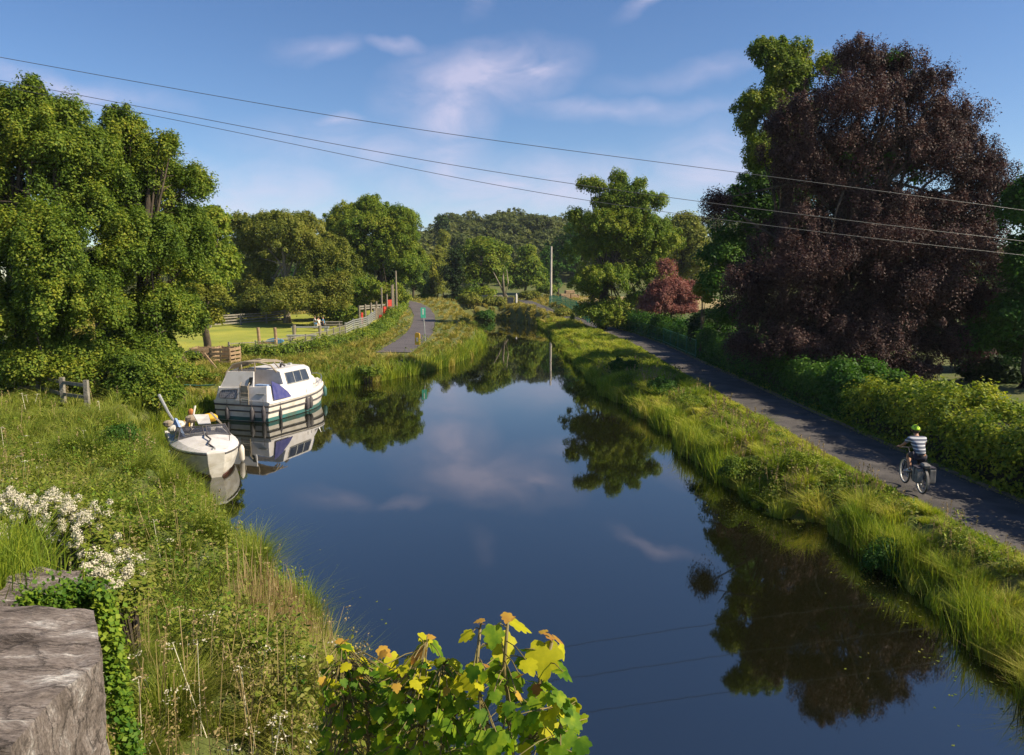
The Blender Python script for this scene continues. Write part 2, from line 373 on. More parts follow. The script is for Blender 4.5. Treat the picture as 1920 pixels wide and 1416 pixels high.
M['syc_yellow'] = leafmat('leaf_sycamore_yellow', [(0.30, 0.30, 0.008), (0.46, 0.42, 0.012)], nscale=22, gloss=0.3, patch=0.5)
M['syc_red'] = leafmat('leaf_sycamore_red', [(0.30, 0.13, 0.03), (0.46, 0.30, 0.04)], nscale=22, gloss=0.3, tint=(1, .6, .3), patch=0.3)
M['stem'] = pmat('green_stem', (0.20, 0.15, 0.05), (0.12, 0.10, 0.03), 8, 0.6)

# ------------------------------------------------------------------ the lie of the land
left_shore = [(0.9, -12), (0.9, 5.2), (-1.2, 7.6)] + [tuple(G(*q)[:2]) for q in [
    (598, 1240), (560, 1205), (528, 1150), (488, 1090), (438, 1040), (402, 985), (372, 945), (330, 900), (300, 862), (292, 838), (330, 800), (372, 786),
    (420, 762), (500, 741), (560, 733), (640, 724), (720, 713), (780, 702), (845, 684), (888, 664), (908, 648), (905, 632), (893, 618), (876, 607), (862, 601)]]
right_shore = [tuple(G(*q)[:2]) for q in [
    (935, 600), (985, 605), (1012, 614), (1034, 628), (1046, 645), (1062, 664), (1085, 690), (1108, 714), (1135, 740), (1180, 765),
    (1235, 795), (1284, 838), (1318, 880), (1345, 918), (1385, 945), (1440, 968), (1525, 985), (1582, 1026), (1640, 1062), (1690, 1105), (1745, 1150), (1800, 1225), (1865, 1262), (1915, 1335)]] + [(6.9, 8), (6.7, 4), (6.6, -12)]
right_shore = [(x + .34 * min(1, max(0, (26 - y) / 6)), y) for x, y in right_shore]
CANAL = np.array(left_shore + right_shore)

def poly_sd(P, poly):
    """signed distance: negative inside."""
    x, y = P[:, 0], P[:, 1]
    d = np.full(len(P), 1e9); ins = np.zeros(len(P), bool)
    n = len(poly)
    for i in range(n):
        a, b = poly[i], poly[(i + 1) % n]
        e = b - a
        wx, wy = x - a[0], y - a[1]
        t = np.clip((wx * e[0] + wy * e[1]) / (e @ e + 1e-12), 0, 1)
        d = np.minimum(d, np.hypot(wx - e[0] * t, wy - e[1] * t))
        c = ((a[1] > y) != (b[1] > y)) & (x < (b[0] - a[0]) * (y - a[1]) / (b[1] - a[1] + 1e-12) + a[0])
        ins ^= c
    return np.where(ins, -d, d)
def sdC(P):
    x, y = P[:, 0], P[:, 1]
    return poly_sd(P, CANAL) + .16 * np.sin(x * 2.3 + y * 1.9 + 2 * np.sin(y * .6)) * np.sin(y * 2.7 - x) + .12 * np.sin(y * .9 + 1.7 * np.sin(x * .8))
def line_d(P, pts):
    """distance to a polyline and the interpolated height there."""
    x, y = P[:, 0], P[:, 1]
    d = np.full(len(P), 1e9); z = np.zeros(len(P))
    for i in range(len(pts) - 1):
        a, b = np.array(pts[i]), np.array(pts[i + 1])
        e = b[:2] - a[:2]
        wx, wy = x - a[0], y - a[1]
        t = np.clip((wx * e[0] + wy * e[1]) / (e @ e + 1e-12), 0, 1)
        q = np.hypot(wx - e[0] * t, wy - e[1] * t)
        zz = a[2] + (b[2] - a[2]) * t
        m = q < d
        z = np.where(m, zz, z); d = np.where(m, q, d)
    return d, z

# towpath centre line on the right; park path on the left
TOW = [(10.75, -12, 0.7), (10.7, 5, 0.7), (10.75, 14, 0.7), (10.6, 20, 0.7), (10.7, 30, 0.7), (11.0, 45, 0.7), (11.3, 60, 0.75), (10.8, 75, 0.8), (9.6, 88, 0.85),
       (7.6, 100, 1.2), (5.2, 112, 1.75), (3.6, 122, 2.25), (2.3, 132, 2.6), (0.5, 142, 2.5)]
TOWW = [1.15] * 9 + [1.15, 1.15, 1.15, 1.2, 1.2]
PARK = [tuple(G(738, 662, 1.0)), tuple(G(752, 652, 1.0)), tuple(G(775, 636, 1.05)), tuple(G(789, 622, 1.15)), tuple(G(795, 606, 1.4)),
        tuple(G(796, 592, 1.85)), tuple(G(788, 578, 2.4)), tuple(G(772, 569, 2.9)), tuple(G(750, 564, 3.1))]
ctrl = np.array([
    # left side, from the wall outwards
    (-1.0, 2, 1.6), (-2.4, 2.5, 2.6), (-3.6, 4, 2.9), (-6, 4, 3.4), (-4.2, 8, 2.1), (-6.5, 9, 2.8), (-10, 8, 3.4), (-6, 13, 1.5), (-9, 14, 2.2), (-13, 14, 2.7), (-20, 14, 2.8),
    (-9.5, 18, 1.3), (-13, 20, 1.9), (-18, 22, 2.0), (-25, 22, 2.0), (-12.5, 24, 1.1), (-16, 27, 1.4), (-22, 30, 1.4), (-30, 32, 1.4), (-16, 34, 0.9), (-22, 40, 0.9),
    (-14, 44, 0.8), (-24, 52, 0.9), (-8, 50, 0.8), (-12, 60, 0.95), (-24, 65, 1.0), (-40, 70, 1.0), (-6.5, 66, 0.9), (-20, 80, 1.0), (-40, 90, 1.3), (-7, 80, 1.2), (-14.6, 86.5, 2.0), (-17, 84, 1.6),
    (-7, 92, 1.9), (-11, 100, 2.3), (-8.5, 105, 2.4), (-14, 116, 3.1), (-25, 110, 2.2), (-40, 120, 2.2), (-20, 150, 3.2), (-60, 150, 3), (-60, 60, 1.5), (-60, 20, 2.5),
    # far end
    (-4, 130, 1.2), (0, 126, 1.9), (-8, 140, 2.4), (4, 140, 2.7), (8, 150, 3.0), (0, 180, 3.5), (15, 140, 3.0), (14, 120, 2.6), (22, 125, 3.2), (40, 150, 3.5),
    # right side
    (8.5, -5, 0.7), (8.4, 10, 0.68), (8.3, 20, 0.68), (8.2, 30, 0.65), (8.2, 45, 0.65), (7.6, 60, 0.7), (7.0, 75, 0.75), (5.5, 92, 1.0), (13, 5, 0.75), (13, 20, 0.75), (13, 40, 0.8),
    (13.5, 60, 0.8), (14, 80, 0.9), (12.5, 95, 1.4), (12, 105, 1.9), (10, 115, 2.3), (18, 20, 1.0), (18, 40, 1.0), (20, 60, 1.0), (22, 80, 1.2), (30, 30, 1.3), (30, 60, 1.5), (30, 100, 2.4), (60, 60, 2.0), (60, 20, 1.8),
    (0, 260, 6), (-80, 260, 6), (80, 260, 7), (-100, 150, 4), (100, 150, 4), (0, 240, 5)], float)

def bumps(x, y):
    return (0.06 * np.sin(x * 1.1 + 0.6 * np.sin(y * 0.7)) * np.sin(y * 0.9 + 1.3 * np.sin(x * 0.5)) + 0.04 * np.sin(2.3 * x + y * 1.7) * np.sin(2.1 * y - x))
def H(x, y):
    x = np.atleast_1d(np.asarray(x, float)); y = np.atleast_1d(np.asarray(y, float))
    out = np.empty(len(x))
    for s in range(0, len(x), 20000):
        xs, ys = x[s:s + 20000], y[s:s + 20000]
        P = np.stack([xs, ys], 1)
        d2 = (xs[:, None] - ctrl[None, :, 0]) ** 2 + (ys[:, None] - ctrl[None, :, 1]) ** 2
        sc = 1.0 + 0.0012 * ys[:, None] ** 2
        wgt = 1.0 / (d2 + 0.35 * sc) ** 2.0
        z = (wgt * ctrl[None, :, 2]).sum(1) / wgt.sum(1)
        # hill behind everything
        r = np.hypot(xs, ys)
        hill = 20 * np.clip((ys - 190) / 130, 0, 1) ** 1.2 * (0.8 + 0.25 * np.sin(xs * 0.018 + 0.9) + 0.1 * np.sin(xs * 0.05 + 2))
        hill = hill * np.clip(1.25 - np.abs(xs - 20) / 260, 0.15, 1)
        z = z + hill
        z = z + bumps(xs, ys) * np.clip(1.5 - r / 120, 0, 1)
        for pts, w0 in ((TOW, 1.35), (PARK, 1.35)):
            dd, pz = line_d(P, pts)
            k = np.clip((dd - w0) / 0.9, 0, 1); k = k * k * (3 - 2 * k)
            k = np.where(ys > 143, 1, k)
            z = pz * (1 - k) + z * k
        sd = sdC(P)
        wd = np.where(xs < 0, 1.7, 1.3)
        t = np.clip(sd / wd, 0, 1)
        k = 0.35 * np.minimum(1, t * 6) * 1.0 + 0.65 * (t * t * (3 - 2 * t))
        z = np.where(sd > 0, -0.12 + (z + 0.12) * k, np.maximum(-0.12 + sd * 1.2, -1.1))
        out[s:s + 20000] = z
    return out
def h1(x, y): return float(H([x], [y])[0])

ys = [-14.0]
while ys[-1] < 900:
    y = ys[-1]; ys.append(y + (0.22 if y < 30 else 0.22 + (y - 30) * 0.012))
ys = np.array(ys); nx = 260
tt = np.linspace(-1, 1, nx); tt = tt * (0.75 + 0.25 * tt ** 2)
X = tt[None, :] * (22 + np.maximum(ys, 0)[:, None] * 1.0); X = X * 1.0
Y = np.repeat(ys[:, None], nx, 1)
Z = H(X.ravel(), Y.ravel())
V = np.stack([X.ravel(), Y.ravel(), Z], 1)
ny = len(ys)
a = (np.arange(ny - 1)[:, None] * nx + np.arange(nx - 1)[None, :]).ravel()
F = np.stack([a, a + 1, a + nx + 1, a + nx], 1)
g = npfaces('ground', V, F, M['soil'], smooth=True); tag(g, kind='structure')
# park lawn as its own sheet 2 cm above the turf
def sheet(name, poly, mat, lift, step):
    poly = np.array(poly)
    x0, y0 = poly.min(0); x1, y1 = poly.max(0)
    gx, gy = np.arange(x0, x1 + step, step), np.arange(y0, y1 + step, step)
    XX, YY = np.meshgrid(gx, gy); n = len(gx)
    P = np.stack([XX.ravel(), YY.ravel()], 1)
    ins = poly_sd(P, poly) < step * 0.2
    z = H(P[:, 0], P[:, 1]) + lift
    a = (np.arange(len(gy) - 1)[:, None] * n + np.arange(n - 1)[None, :]).ravel()
    F = np.stack([a, a + 1, a + n + 1, a + n], 1)
    F = F[ins[F].all(1)]
    return npfaces(name, np.column_stack([P, z]), F, mat, smooth=True)
lawn_poly = [tuple(G(*q)[:2]) for q in [(300, 690, 1.0), (360, 676, 1.0), (440, 664, 1.0), (600, 646, 1.0), (690, 628, 1.0), (738, 602, 1.2), (700, 596, 1.2), (540, 600, 1.1), (350, 606, 1.1), (290, 630, 1.0)]]
o = sheet('lawn', lawn_poly, M['lawn'], 0.05, 0.6); tag(o, kind='structure')

def strip(name, pts, hw, mat, lift, n=400, edge=0.05):
    P = np.array([p[:3] for p in pts], float)
    s = np.r_[0, np.cumsum(np.hypot(*np.diff(P[:, :2], axis=0).T))]
    q = np.linspace(0, s[-1], n)
    # smooth the polyline
    X = np.interp(q, s, P[:, 0]); Y = np.interp(q, s, P[:, 1]); Zp = np.interp(q, s, P[:, 2])
    k = np.ones(9) / 9
    Xs = np.convolve(np.pad(X, 4, 'edge'), k, 'valid'); Ys = np.convolve(np.pad(Y, 4, 'edge'), k, 'valid')
    tx, ty = np.gradient(Xs), np.gradient(Ys); l = np.hypot(tx, ty); nxn, nyn = ty / l, -tx / l
    r = np.random.default_rng(3)
    cols = []
    for j, f in enumerate(np.linspace(-1, 1, 9)):
        jit = (r.random(n) - 0.5) * edge * (abs(f) > 0.99)
        ww = hw * f + jit
        cols.append(np.stack([Xs + nxn * ww, Ys + nyn * ww, Zp * 0 + lift - 0.02 * f * f], 1))
    V = np.stack(cols, 1).reshape(-1, 3)
    V[:, 2] += np.repeat(Zp, 9)
    a = (np.arange(n - 1)[:, None] * 9 + np.arange(8)[None, :]).ravel()
    F = np.stack([a, a + 1, a + 10, a + 9], 1)
    return tag(npfaces(name, V, F, mat, smooth=True), kind='structure')
strip('towpath', TOW, 1.17, M['asphalt'], 0.035)
strip('park_path', PARK, 1.25, M['asphalt_pale'], 0.05)
strip('path_verge', [(x + 1.30, y, z) for x, y, z in TOW[:8]], 0.11, M['kerb'], 0.05, edge=0.12)

# water
m, nt, N, L = newmat('canal_water')
out = N('ShaderNodeOutputMaterial'); p = N('ShaderNodeBsdfPrincipled'); L(p.outputs[0], out.inputs[0])
p.inputs['Base Color'].default_value = (0.006, 0.0065, 0.002, 1); p.inputs['Roughness'].default_value = 0.025
p.inputs['IOR'].default_value = 2.75; p.inputs['Specular IOR Level'].default_value = 0.5
tc = N('ShaderNodeTexCoord'); mp = N('ShaderNodeMapping'); mp.inputs['Scale'].default_value = (1, 0.35, 1); L(tc.outputs['Object'], mp.inputs[0])
n1 = N('ShaderNodeTexNoise'); n1.inputs['Scale'].default_value = 1.3; n1.inputs['Detail'].default_value = 3; L(mp.outputs[0], n1.inputs['Vector'])
n2 = N('ShaderNodeTexNoise'); n2.inputs['Scale'].default_value = 0.16; n2.inputs['Detail'].default_value = 3; L(tc.outputs['Object'], n2.inputs['Vector'])
ml = N('ShaderNodeMath'); ml.operation = 'MULTIPLY'; L(n1.outputs['Fac'], ml.inputs[0]); L(n2.outputs['Fac'], ml.inputs[1])
b = N('ShaderNodeBump'); b.inputs['Strength'].default_value = 0.10; b.inputs['Distance'].default_value = 0.035
L(ml.outputs[0], b.inputs['Height']); L(b.outputs[0], p.inputs['Normal'])
M['water'] = m
bm_ = MB(); bm_.add([(-20, -14, 0), (16, -14, 0), (16, 150, 0), (-20, 150, 0)], [(0, 1, 2, 3)])
tag(bm_.build('canal_water', M['water']), kind='structure')

# ------------------------------------------------------------------ growing things
def unit(a): return a / (np.linalg.norm(a, axis=1, keepdims=True) + 1e-9)
def leaves(P, Nrm, size, r, aspect=0.62, hang=0.0):
    """rhombic leaf faces at P with normals Nrm."""
    n = len(P)
    t = r.normal(size=(n, 3)); t[:, 2] -= hang
    t = unit(t - (t * Nrm).sum(1, keepdims=True) * Nrm)
    b = np.cross(Nrm, t)
    s = size * (0.6 + 0.8 * r.random((n, 1)))
    fold = Nrm * s * 0.12
    return np.stack([P + t * s * 0.5, P + b * s * aspect * 0.5 - fold + t * s * 0.06, P - t * s * 0.5, P - b * s * aspect * 0.5 - fold + t * s * 0.06], 1)
def crown(lobes, nclump, lpc, leaf, cr, seed, flat=0.6, droop=0.0, fill=0.45, aspect=0.62, up=0.55, hang=0.0, sprigs=0.08, rough=0.22, sub=6):
    r = np.random.default_rng(seed)
    Lb = np.array(lobes, float)
    if sub:
        m_ = len(Lb); q = unit(r.normal(size=(m_ * sub, 3))); q[:, 2] = np.where(q[:, 2] < -.35, -q[:, 2], q[:, 2])
        base = np.repeat(Lb, sub, 0); k_ = r.uniform(.34, .56, (m_ * sub, 1))
        S = np.concatenate([base[:, :3] + q * base[:, 3:6] * r.uniform(.5, .74, (m_ * sub, 1)), base[:, 3:6] * k_ * np.array([1.1, 1.1, .8])], 1)
        Lb[:, 3:6] *= .8
        Lb = np.concatenate([Lb, S])
    area = (Lb[:, 3] * Lb[:, 5] + Lb[:, 3] * Lb[:, 4]) ** 0.9
    k = r.choice(len(Lb), nclump, p=area / area.sum())
    d = unit(r.normal(size=(nclump, 3)))
    d[:, 2] = np.where((d[:, 2] < -0.45), -d[:, 2], d[:, 2])
    lump = 1 + rough * np.sin(d[:, 0] * 5 + Lb[k, 0] * 1.7) * np.sin(d[:, 1] * 5 + k) * 1.0 + rough * 0.6 * np.sin(d[:, 2] * 7 + d[:, 0] * 4 + k * 2.1)
    rr = np.where(r.random(nclump) < fill, r.random(nclump) ** 0.5 * 0.9, 0.78 + 0.14 * r.random(nclump))
    rr = np.where(r.random(nclump) < sprigs, 0.96 + 0.16 * r.random(nclump), rr) * lump
    C = Lb[k, :3] + d * Lb[k, 3:6] * rr[:, None]
    cs = cr * (0.55 + 0.8 * r.random(nclump)) * np.where(rr > 0.97, 0.6, 1)
    idx = np.repeat(np.arange(nclump), lpc)
    n = len(idx)
    e = unit(r.normal(size=(n, 3)) + np.array([0, 0, 0.35]))
    rad = (0.35 + 0.65 * r.random((n, 1)) ** 0.6)
    off = e * rad * cs[idx][:, None]
    off[:, 2] *= flat
    out = d[idx]
    off[:, 2] -= droop * cs[idx] * (r.random(n) ** 1.2) * 1.6
    # outer tips of a spray sag a little
    off[:, 2] -= 0.25 * cs[idx] * (off[:, 0] ** 2 + off[:, 1] ** 2) / (cs[idx] ** 2 + 1e-6)
    if droop: off[:, :2] *= 0.62
    P = C[idx] + off
    Nn = unit(0.75 * e + 0.35 * out + up * np.array([0, 0, 1.0]) + 0.55 * r.normal(size=(n, 3)))
    return leaves(P, Nn, leaf, r, aspect, hang)

def limbs(mb, base, top, r0, targets, seed, n=7, twig=True):
    rd = random.Random(seed)
    base, top = Vector(base), Vector(top)
    pts = [base + (top - base) * t + Vector((rd.uniform(-1, 1), rd.uniform(-1, 1), 0)) * r0 * 0.7 * (t > 0) for t in (0, 0.12, 0.35, 0.6, 0.8, 1)]
    mb.tube(pts, [r0 * 1.5, r0 * 1.05, r0 * 0.85, r0 * 0.6, r0 * 0.4, r0 * 0.12], n)
    for i, tg in enumerate(targets):
        tg = Vector(tg); t = rd.uniform(0.25, 0.75); s = base + (top - base) * t
        mid = s.lerp(tg, 0.5) + Vector((0, 0, rd.uniform(0, 0.12) * (tg - s).length))
        rr = r0 * (0.5 - 0.3 * t)
        mb.tube([s, s.lerp(mid, 0.5) + Vector((0, 0, 0.05)), mid, tg], [rr, rr * 0.75, rr * 0.55, rr * 0.15], 6)
        if twig:
            for _ in range(3):
                q = mid.lerp(tg, rd.random())
                e = q + Vector((rd.uniform(-1, 1), rd.uniform(-1, 1), rd.uniform(-0.1, 0.5))) * (tg - s).length * 0.14
                mb.tube([q, q.lerp(e, 0.5) + Vector((0, 0, 0.05)), e], [rr * 0.35, rr * 0.22, rr * 0.06], 5)

def tree(name, label, cat, bx, d, lobes_px, mat, nclump, lpc, leaf, cr, seed, bark='bark', r0=0.3, group=None, extra=None, nstem=1, deep=0.8, top=None, **kw):
    """lobes_px: (px, py, half-width px, half-height px, depth offset m) measured at distance d."""
    x0 = (bx - 960) / FPX * d
    z0 = h1(x0, d) - 0.05
    root = empty(name, (x0, d, z0), 0, label, cat, group)
    lb = []
    for (px, py, rx, ry, dd) in lobes_px:
        c = D(px, py, d + dd); s = (d + dd) / FPX
        lb.append((c.x - x0, c.y - d, c.z - z0, rx * s, max(rx, 0.8 * ry) * s * deep, ry * s))
    Vv = crown(lb, nclump, lpc, leaf, cr, seed, **kw)
    npmesh('crown', Vv, 4, mat, root)
    if extra:
        for (nm, lp, mt, nc, lc, sz, c2, sd, k2) in extra:
            l2 = []
            for (px, py, rx, ry, dd) in lp:
                c = D(px, py, d + dd); s = (d + dd) / FPX
                l2.append((c.x - x0, c.y - d, c.z - z0, rx * s, max(rx, .8 * ry) * s * deep, ry * s))
            npmesh(nm, crown(l2, nc, lc, sz, c2, sd, **k2), 4, mt, root)
    mb = MB()
    zt = max(l[2] + l[5] * 0.6 for l in lb)
    tp = top or (sum(l[0] for l in lb) / len(lb) * 0.7, 0, zt * 0.85)
    for s in range(nstem):
        ox = (s - (nstem - 1) / 2) * r0 * 5
        limbs(mb, (ox, 0.3 * s, -0.2), (tp[0] + ox, tp[1], tp[2]), r0, [(l[0], l[1], l[2]) for l in lb[s::nstem]] + [(l[0] + l[3] * 0.5, l[1] - 0.3 * l[4], l[2] + l[5] * 0.2) for l in lb[s::nstem]], seed + s)
    mb.build('trunk', M[bark], root, smooth=True)
    return root

# ------------------------------------------------------------------ trees
A = M['leaf_ash']; O = M['leaf_olive']; Fm = M['leaf_fresh']; FAR = M['leaf_far']
tree('ash_tree', 'tall broad green tree at the frame edge above the meadow', 'tree', 70, 30,
     [(20, 330, 120, 130, 0), (-60, 420, 130, 170, 1), (60, 480, 110, 110, -2), (130, 330, 85, 90, 1), (40, 215, 55, 55, 0), (120, 235, 45, 50, 1), (30, 600, 120, 90, -1), (130, 570, 90, 80, -2), (-20, 250, 70, 80, 1), (100, 660, 80, 45, -1), (60, 175, 25, 28, 0), (-30, 690, 60, 50, 0), (170, 300, 60, 60, 1), (150, 400, 70, 70, 1), (60, 690, 70, 34, -2.5), (130, 700, 50, 28, -2), (-20, 715, 50, 26, -2)],
     A, 1950, 200, 0.105, 0.72, 11, flat=.7, sprigs=.3, droop=.25, sub=11,  r0=0.34, nstem=2)
tree('ash_tree', 'tall green tree with tufted side branches leaning toward the boats', 'tree', 215, 33,
     [(200, 380, 85, 90, 0), (225, 260, 45, 50, 0), (290, 370, 60, 65, 1), (315, 272, 22, 22, 0), (360, 335, 32, 24, 1), (250, 470, 90, 80, -1), (180, 560, 85, 80, -1), (300, 480, 70, 70, 1), (310, 590, 70, 60, 0), (215, 220, 26, 18, 0), (375, 352, 20, 12, 1), (345, 420, 40, 38, 2), (260, 640, 70, 45, 0), (345, 500, 40, 50, 1), (330, 600, 46, 50, 0), (250, 310, 50, 50, 1), (310, 325, 36, 36, 1), (285, 300, 30, 30, 0), (235, 380, 70, 70, 1), (275, 660, 60, 40, -1), (350, 450, 50, 50, 1)],
     A, 1850, 190, 0.105, 0.70, 12, flat=.7, sprigs=.3, droop=.25, sub=11,  r0=0.3, nstem=2)
tree('hawthorn_tree', 'low bushy green tree overhanging the bank beside the small boat', 'tree', 265, 28.5,
     [(250, 700, 55, 45, 0), (300, 690, 40, 38, 1), (225, 740, 45, 35, -0.5), (290, 735, 40, 38, 0), (180, 690, 40, 35, 1), (345, 705, 28, 26, 2)],
     A, 400, 120, 0.10, 0.45, 13, r0=0.14)
tree('maple_tree', 'lighter yellow-tinged tree at the lawn corner behind the tall green trees', 'tree', 385, 52,
     [(395, 430, 45, 45, 0), (380, 520, 60, 70, 0), (345, 590, 45, 45, 0), (410, 500, 40, 60, 2)],
     Fm, 420, 90, 0.22, 0.8, 14, r0=0.25, extra=[('crown_yellow_spray', [(385, 600, 38, 24, -3), (370, 555, 25, 22, -3.5), (405, 570, 22, 40, -3), (350, 612, 18, 10, -3)], M['leaf_yellow'], 60, 80, 0.18, 0.55, 15, {})])
tree('willow_tree', 'broad olive-green tree with a wide rounded crown behind the park lawn', 'tree', 540, 84,
     [(530, 470, 90, 75, 0), (460, 500, 60, 75, 2), (600, 500, 60, 70, 0), (510, 420, 60, 26, 2), (560, 560, 70, 45, -4), (620, 560, 42, 45, -4), (450, 430, 38, 30, 3), (480, 560, 60, 40, 0), (575, 425, 30, 28, 2), (640, 545, 24, 40, -4), (470, 585, 55, 22, 3), (610, 582, 44, 24, 2), (530, 575, 50, 25, 4)],
     O, 1600, 120, 0.20, 1.0, 16, droop=.15, sub=11, r0=0.35, bark='pale_bark', rough=0.12, flat=0.6)
tree('oak_tree', 'largest domed green tree behind the red play frame', 'tree', 715, 101,
     [(690, 435, 80, 58, 0), (740, 480, 58, 70, 0), (660, 500, 60, 60, 0), (690, 392, 42, 24, 1), (745, 430, 40, 45, 0), (700, 560, 60, 45, -3), (640, 440, 40, 45, 1), (775, 510, 30, 60, 1), (655, 575, 40, 25, 0), (760, 420, 25, 30, 0)],
     Fm, 1500, 130, 0.21, 1.1, 17, droop=.15, sub=11, r0=0.5, rough=0.15, flat=0.6)
tree('hazel_bush', 'dark rounded bush under the olive-green tree by the picnic table', 'bush', 655, 82,
     [(650, 596, 34, 22, 0), (630, 590, 20, 22, 1)], A, 120, 70, 0.22, 0.8, 18, r0=0.1)
# dark understorey behind the far fence
for i, (px, d, w_, t_) in enumerate([(405, 100, 40, 520), (455, 104, 36, 530), (500, 100, 34, 525), (600, 108, 40, 520), (640, 112, 34, 520), (560, 110, 30, 530), (745, 112, 34, 500), (775, 124, 26, 505)]):
    lab = ['dark woodland tree behind the far lawn fence at its outer end', 'dark woodland tree second along behind the far lawn fence', 'dark woodland tree above the middle of the far lawn fence', 'dark woodland tree behind the picnic table',
           'dark woodland tree behind the rounded bush', 'slim dark woodland tree behind the picnic bench', 'dark tree standing beside the tall timber posts', 'dark tree at the top of the park path'][i]
    tree('woodland_tree', lab, 'tree', px, d, [(px, (t_ + 560) / 2, w_, 45, 0), (px + 10, t_, w_ * .7, 30, 0), (px - 8, 575, w_ * .8, 18, -1)],
         M['leaf_dark'] if i not in (3, 5) else M['leaf_deep'], 150, 70, 0.34, 1.3, 30 + i, r0=0.2, group='dark woodland trees behind the park')
# slim poplars and the far bank trees
for i, (px, d, top_, hw, mt) in enumerate([(808, 135, 478, 9, 'leaf_yellow'), (822, 138, 455, 10, 'leaf_olive'), (795, 133, 500, 11, 'leaf_fresh'), (832, 150, 430, 15, 'leaf_olive')]):
    lab = ['slim bright yellow-green poplar at the path crest', 'slim olive poplar with a thin pointed top', 'short fresh green poplar beside the path crest', 'taller dull green conical tree behind the poplars'][i]
    hh = (575 - top_) / 4
    tree('poplar_tree', lab, 'tree', px, d, [(px, top_ + hh, hw * .7, hh, 0), (px, top_ + 2 * hh, hw, hh, 0), (px, top_ + 3 * hh, hw, hh, 0)],
         M[mt], 130, 60, 0.30, 0.8, 50 + i, r0=0.12, group='slim trees at the path crest')
tree('yew_tree', 'very dark narrow evergreen beside the hidden end of the canal', 'tree', 852, 128,
     [(855, 490, 18, 28, 0), (850, 530, 20, 40, 0), (862, 560, 18, 26, 0), (845, 570, 16, 20, 0)], M['leaf_dark'], 220, 70, 0.30, 0.9, 55, r0=0.25)
tree('alder_tree', 'mid-green tree over the far water with pale leaning dead stems', 'tree', 900, 130,
     [(905, 480, 38, 35, 0), (885, 525, 35, 35, 0), (925, 520, 30, 40, 1), (900, 560, 38, 25, -2), (870, 500, 22, 40, 1), (940, 480, 18, 30, 2)],
     Fm, 420, 80, 0.34, 1.1, 56, r0=0.25)
tree('alder_tree', 'rounded mid-green tree between the dead stems and the pale pole', 'tree', 985, 150,
     [(985, 510, 32, 38, 0), (1005, 530, 22, 30, 0), (965, 530, 25, 28, 0), (990, 480, 18, 20, 0)], Fm, 300, 80, 0.36, 1.2, 57, r0=0.25)
tree('beech_tree', 'deep green tree standing behind the pale pole', 'tree', 1045, 165,
     [(1045, 500, 36, 48, 0), (1070, 470, 36, 60, 0), (1030, 530, 24, 30, 0)], M['leaf_deep'], 280, 80, 0.40, 1.3, 58, r0=0.25)
mb = MB()
for (a_, b_, c_, r_) in [((945, 556), (943, 520), (946, 500), .22), ((948, 556), (935, 530), (925, 510), .16), ((947, 556), (953, 530), (950, 505), .14), ((952, 558), (946, 548), (941, 530), .12)]:
    q = [D(*a_, 122), D(*b_, 122), D(*c_, 122)]; mb.tube(q, [r_, r_ * .7, r_ * .3], 7)
b0 = D(947, 558, 122)
rt = empty('dead_tree', (b0.x, 122, b0.z - 0.9), 0, 'bare pale dead tree with splayed stems beside the far stone parapet', 'tree')
mb.m = Matrix.Identity(4)
mb.v = [(x - b0.x, y - 122, z - b0.z + 0.9) for x, y, z in mb.v]
mb.build('trunk', M['pale_bark'], rt, smooth=True)
# far bank shrubs
def bush(label, px, py, d, w_, h_, mat, seed, nc=70, lpc=70, leaf=0.2, name='bush', group=None, cat='bush'):
    c = D(px, py, d); s = d / FPX
    z0 = h1(c.x, d)
    root = empty(name, (c.x, d, z0), 0, label, cat, group)
    hz = (c.z - z0)
    r_ = np.random.default_rng(seed)
    lb = [(r_.uniform(-.4, .4) * w_ * s, r_.uniform(-.3, .3) * w_ * s, max(0.3, hz + r_.uniform(-.4, .2) * h_ * s), w_ * s * r_.uniform(.5, .75), w_ * s * .5, h_ * s * r_.uniform(.6, .9)) for _ in range(4)]
    npmesh('foliage', crown(lb, nc, lpc, leaf, max(.25, leaf * 2.6), seed, fill=.5), 4, mat, root)
    mb = MB()
    for i in range(4):
        mb.tube([(r_.uniform(-.2, .2), r_.uniform(-.2, .2), -.1), (lb[i][0] * .5, lb[i][1] * .5, lb[i][2] * .5), (lb[i][0], lb[i][1], lb[i][2] + .3 * lb[i][5])], [.05, .035, .01], 5)
    mb.build('stems', M['bark'], root)
    return root
for i, (px, py, d, w_, h_, mt) in enumerate([(885, 575, 118, 30, 20, 'leaf_olive'), (925, 572, 120, 24, 22, 'leaf_olive'), (905, 592, 116, 24, 10, 'leaf_deep'), (1000, 552, 138, 26, 10, 'leaf_olive'), (1025, 545, 140, 22, 12, 'leaf_fresh'), (872, 590, 120, 18, 14, 'leaf_deep'), (1060, 597, 102, 16, 8, 'leaf_olive')]):
    lab = ['grey-green shrub overhanging the far end of the water', 'tall scrubby shrub against the dead tree', 'low dark shrub at the far waterline', 'low trimmed shrub where the towpath tops the rise', 'pale leafy shrub next to the pale pole foot', 'dark shrub tucked behind the tip of the grassy mound', 'scrubby shrub between the rising towpath and the green mesh'][i]
    bush(lab, px, py, d, w_, h_, M[mt], 70 + i, nc=110, leaf=.28)
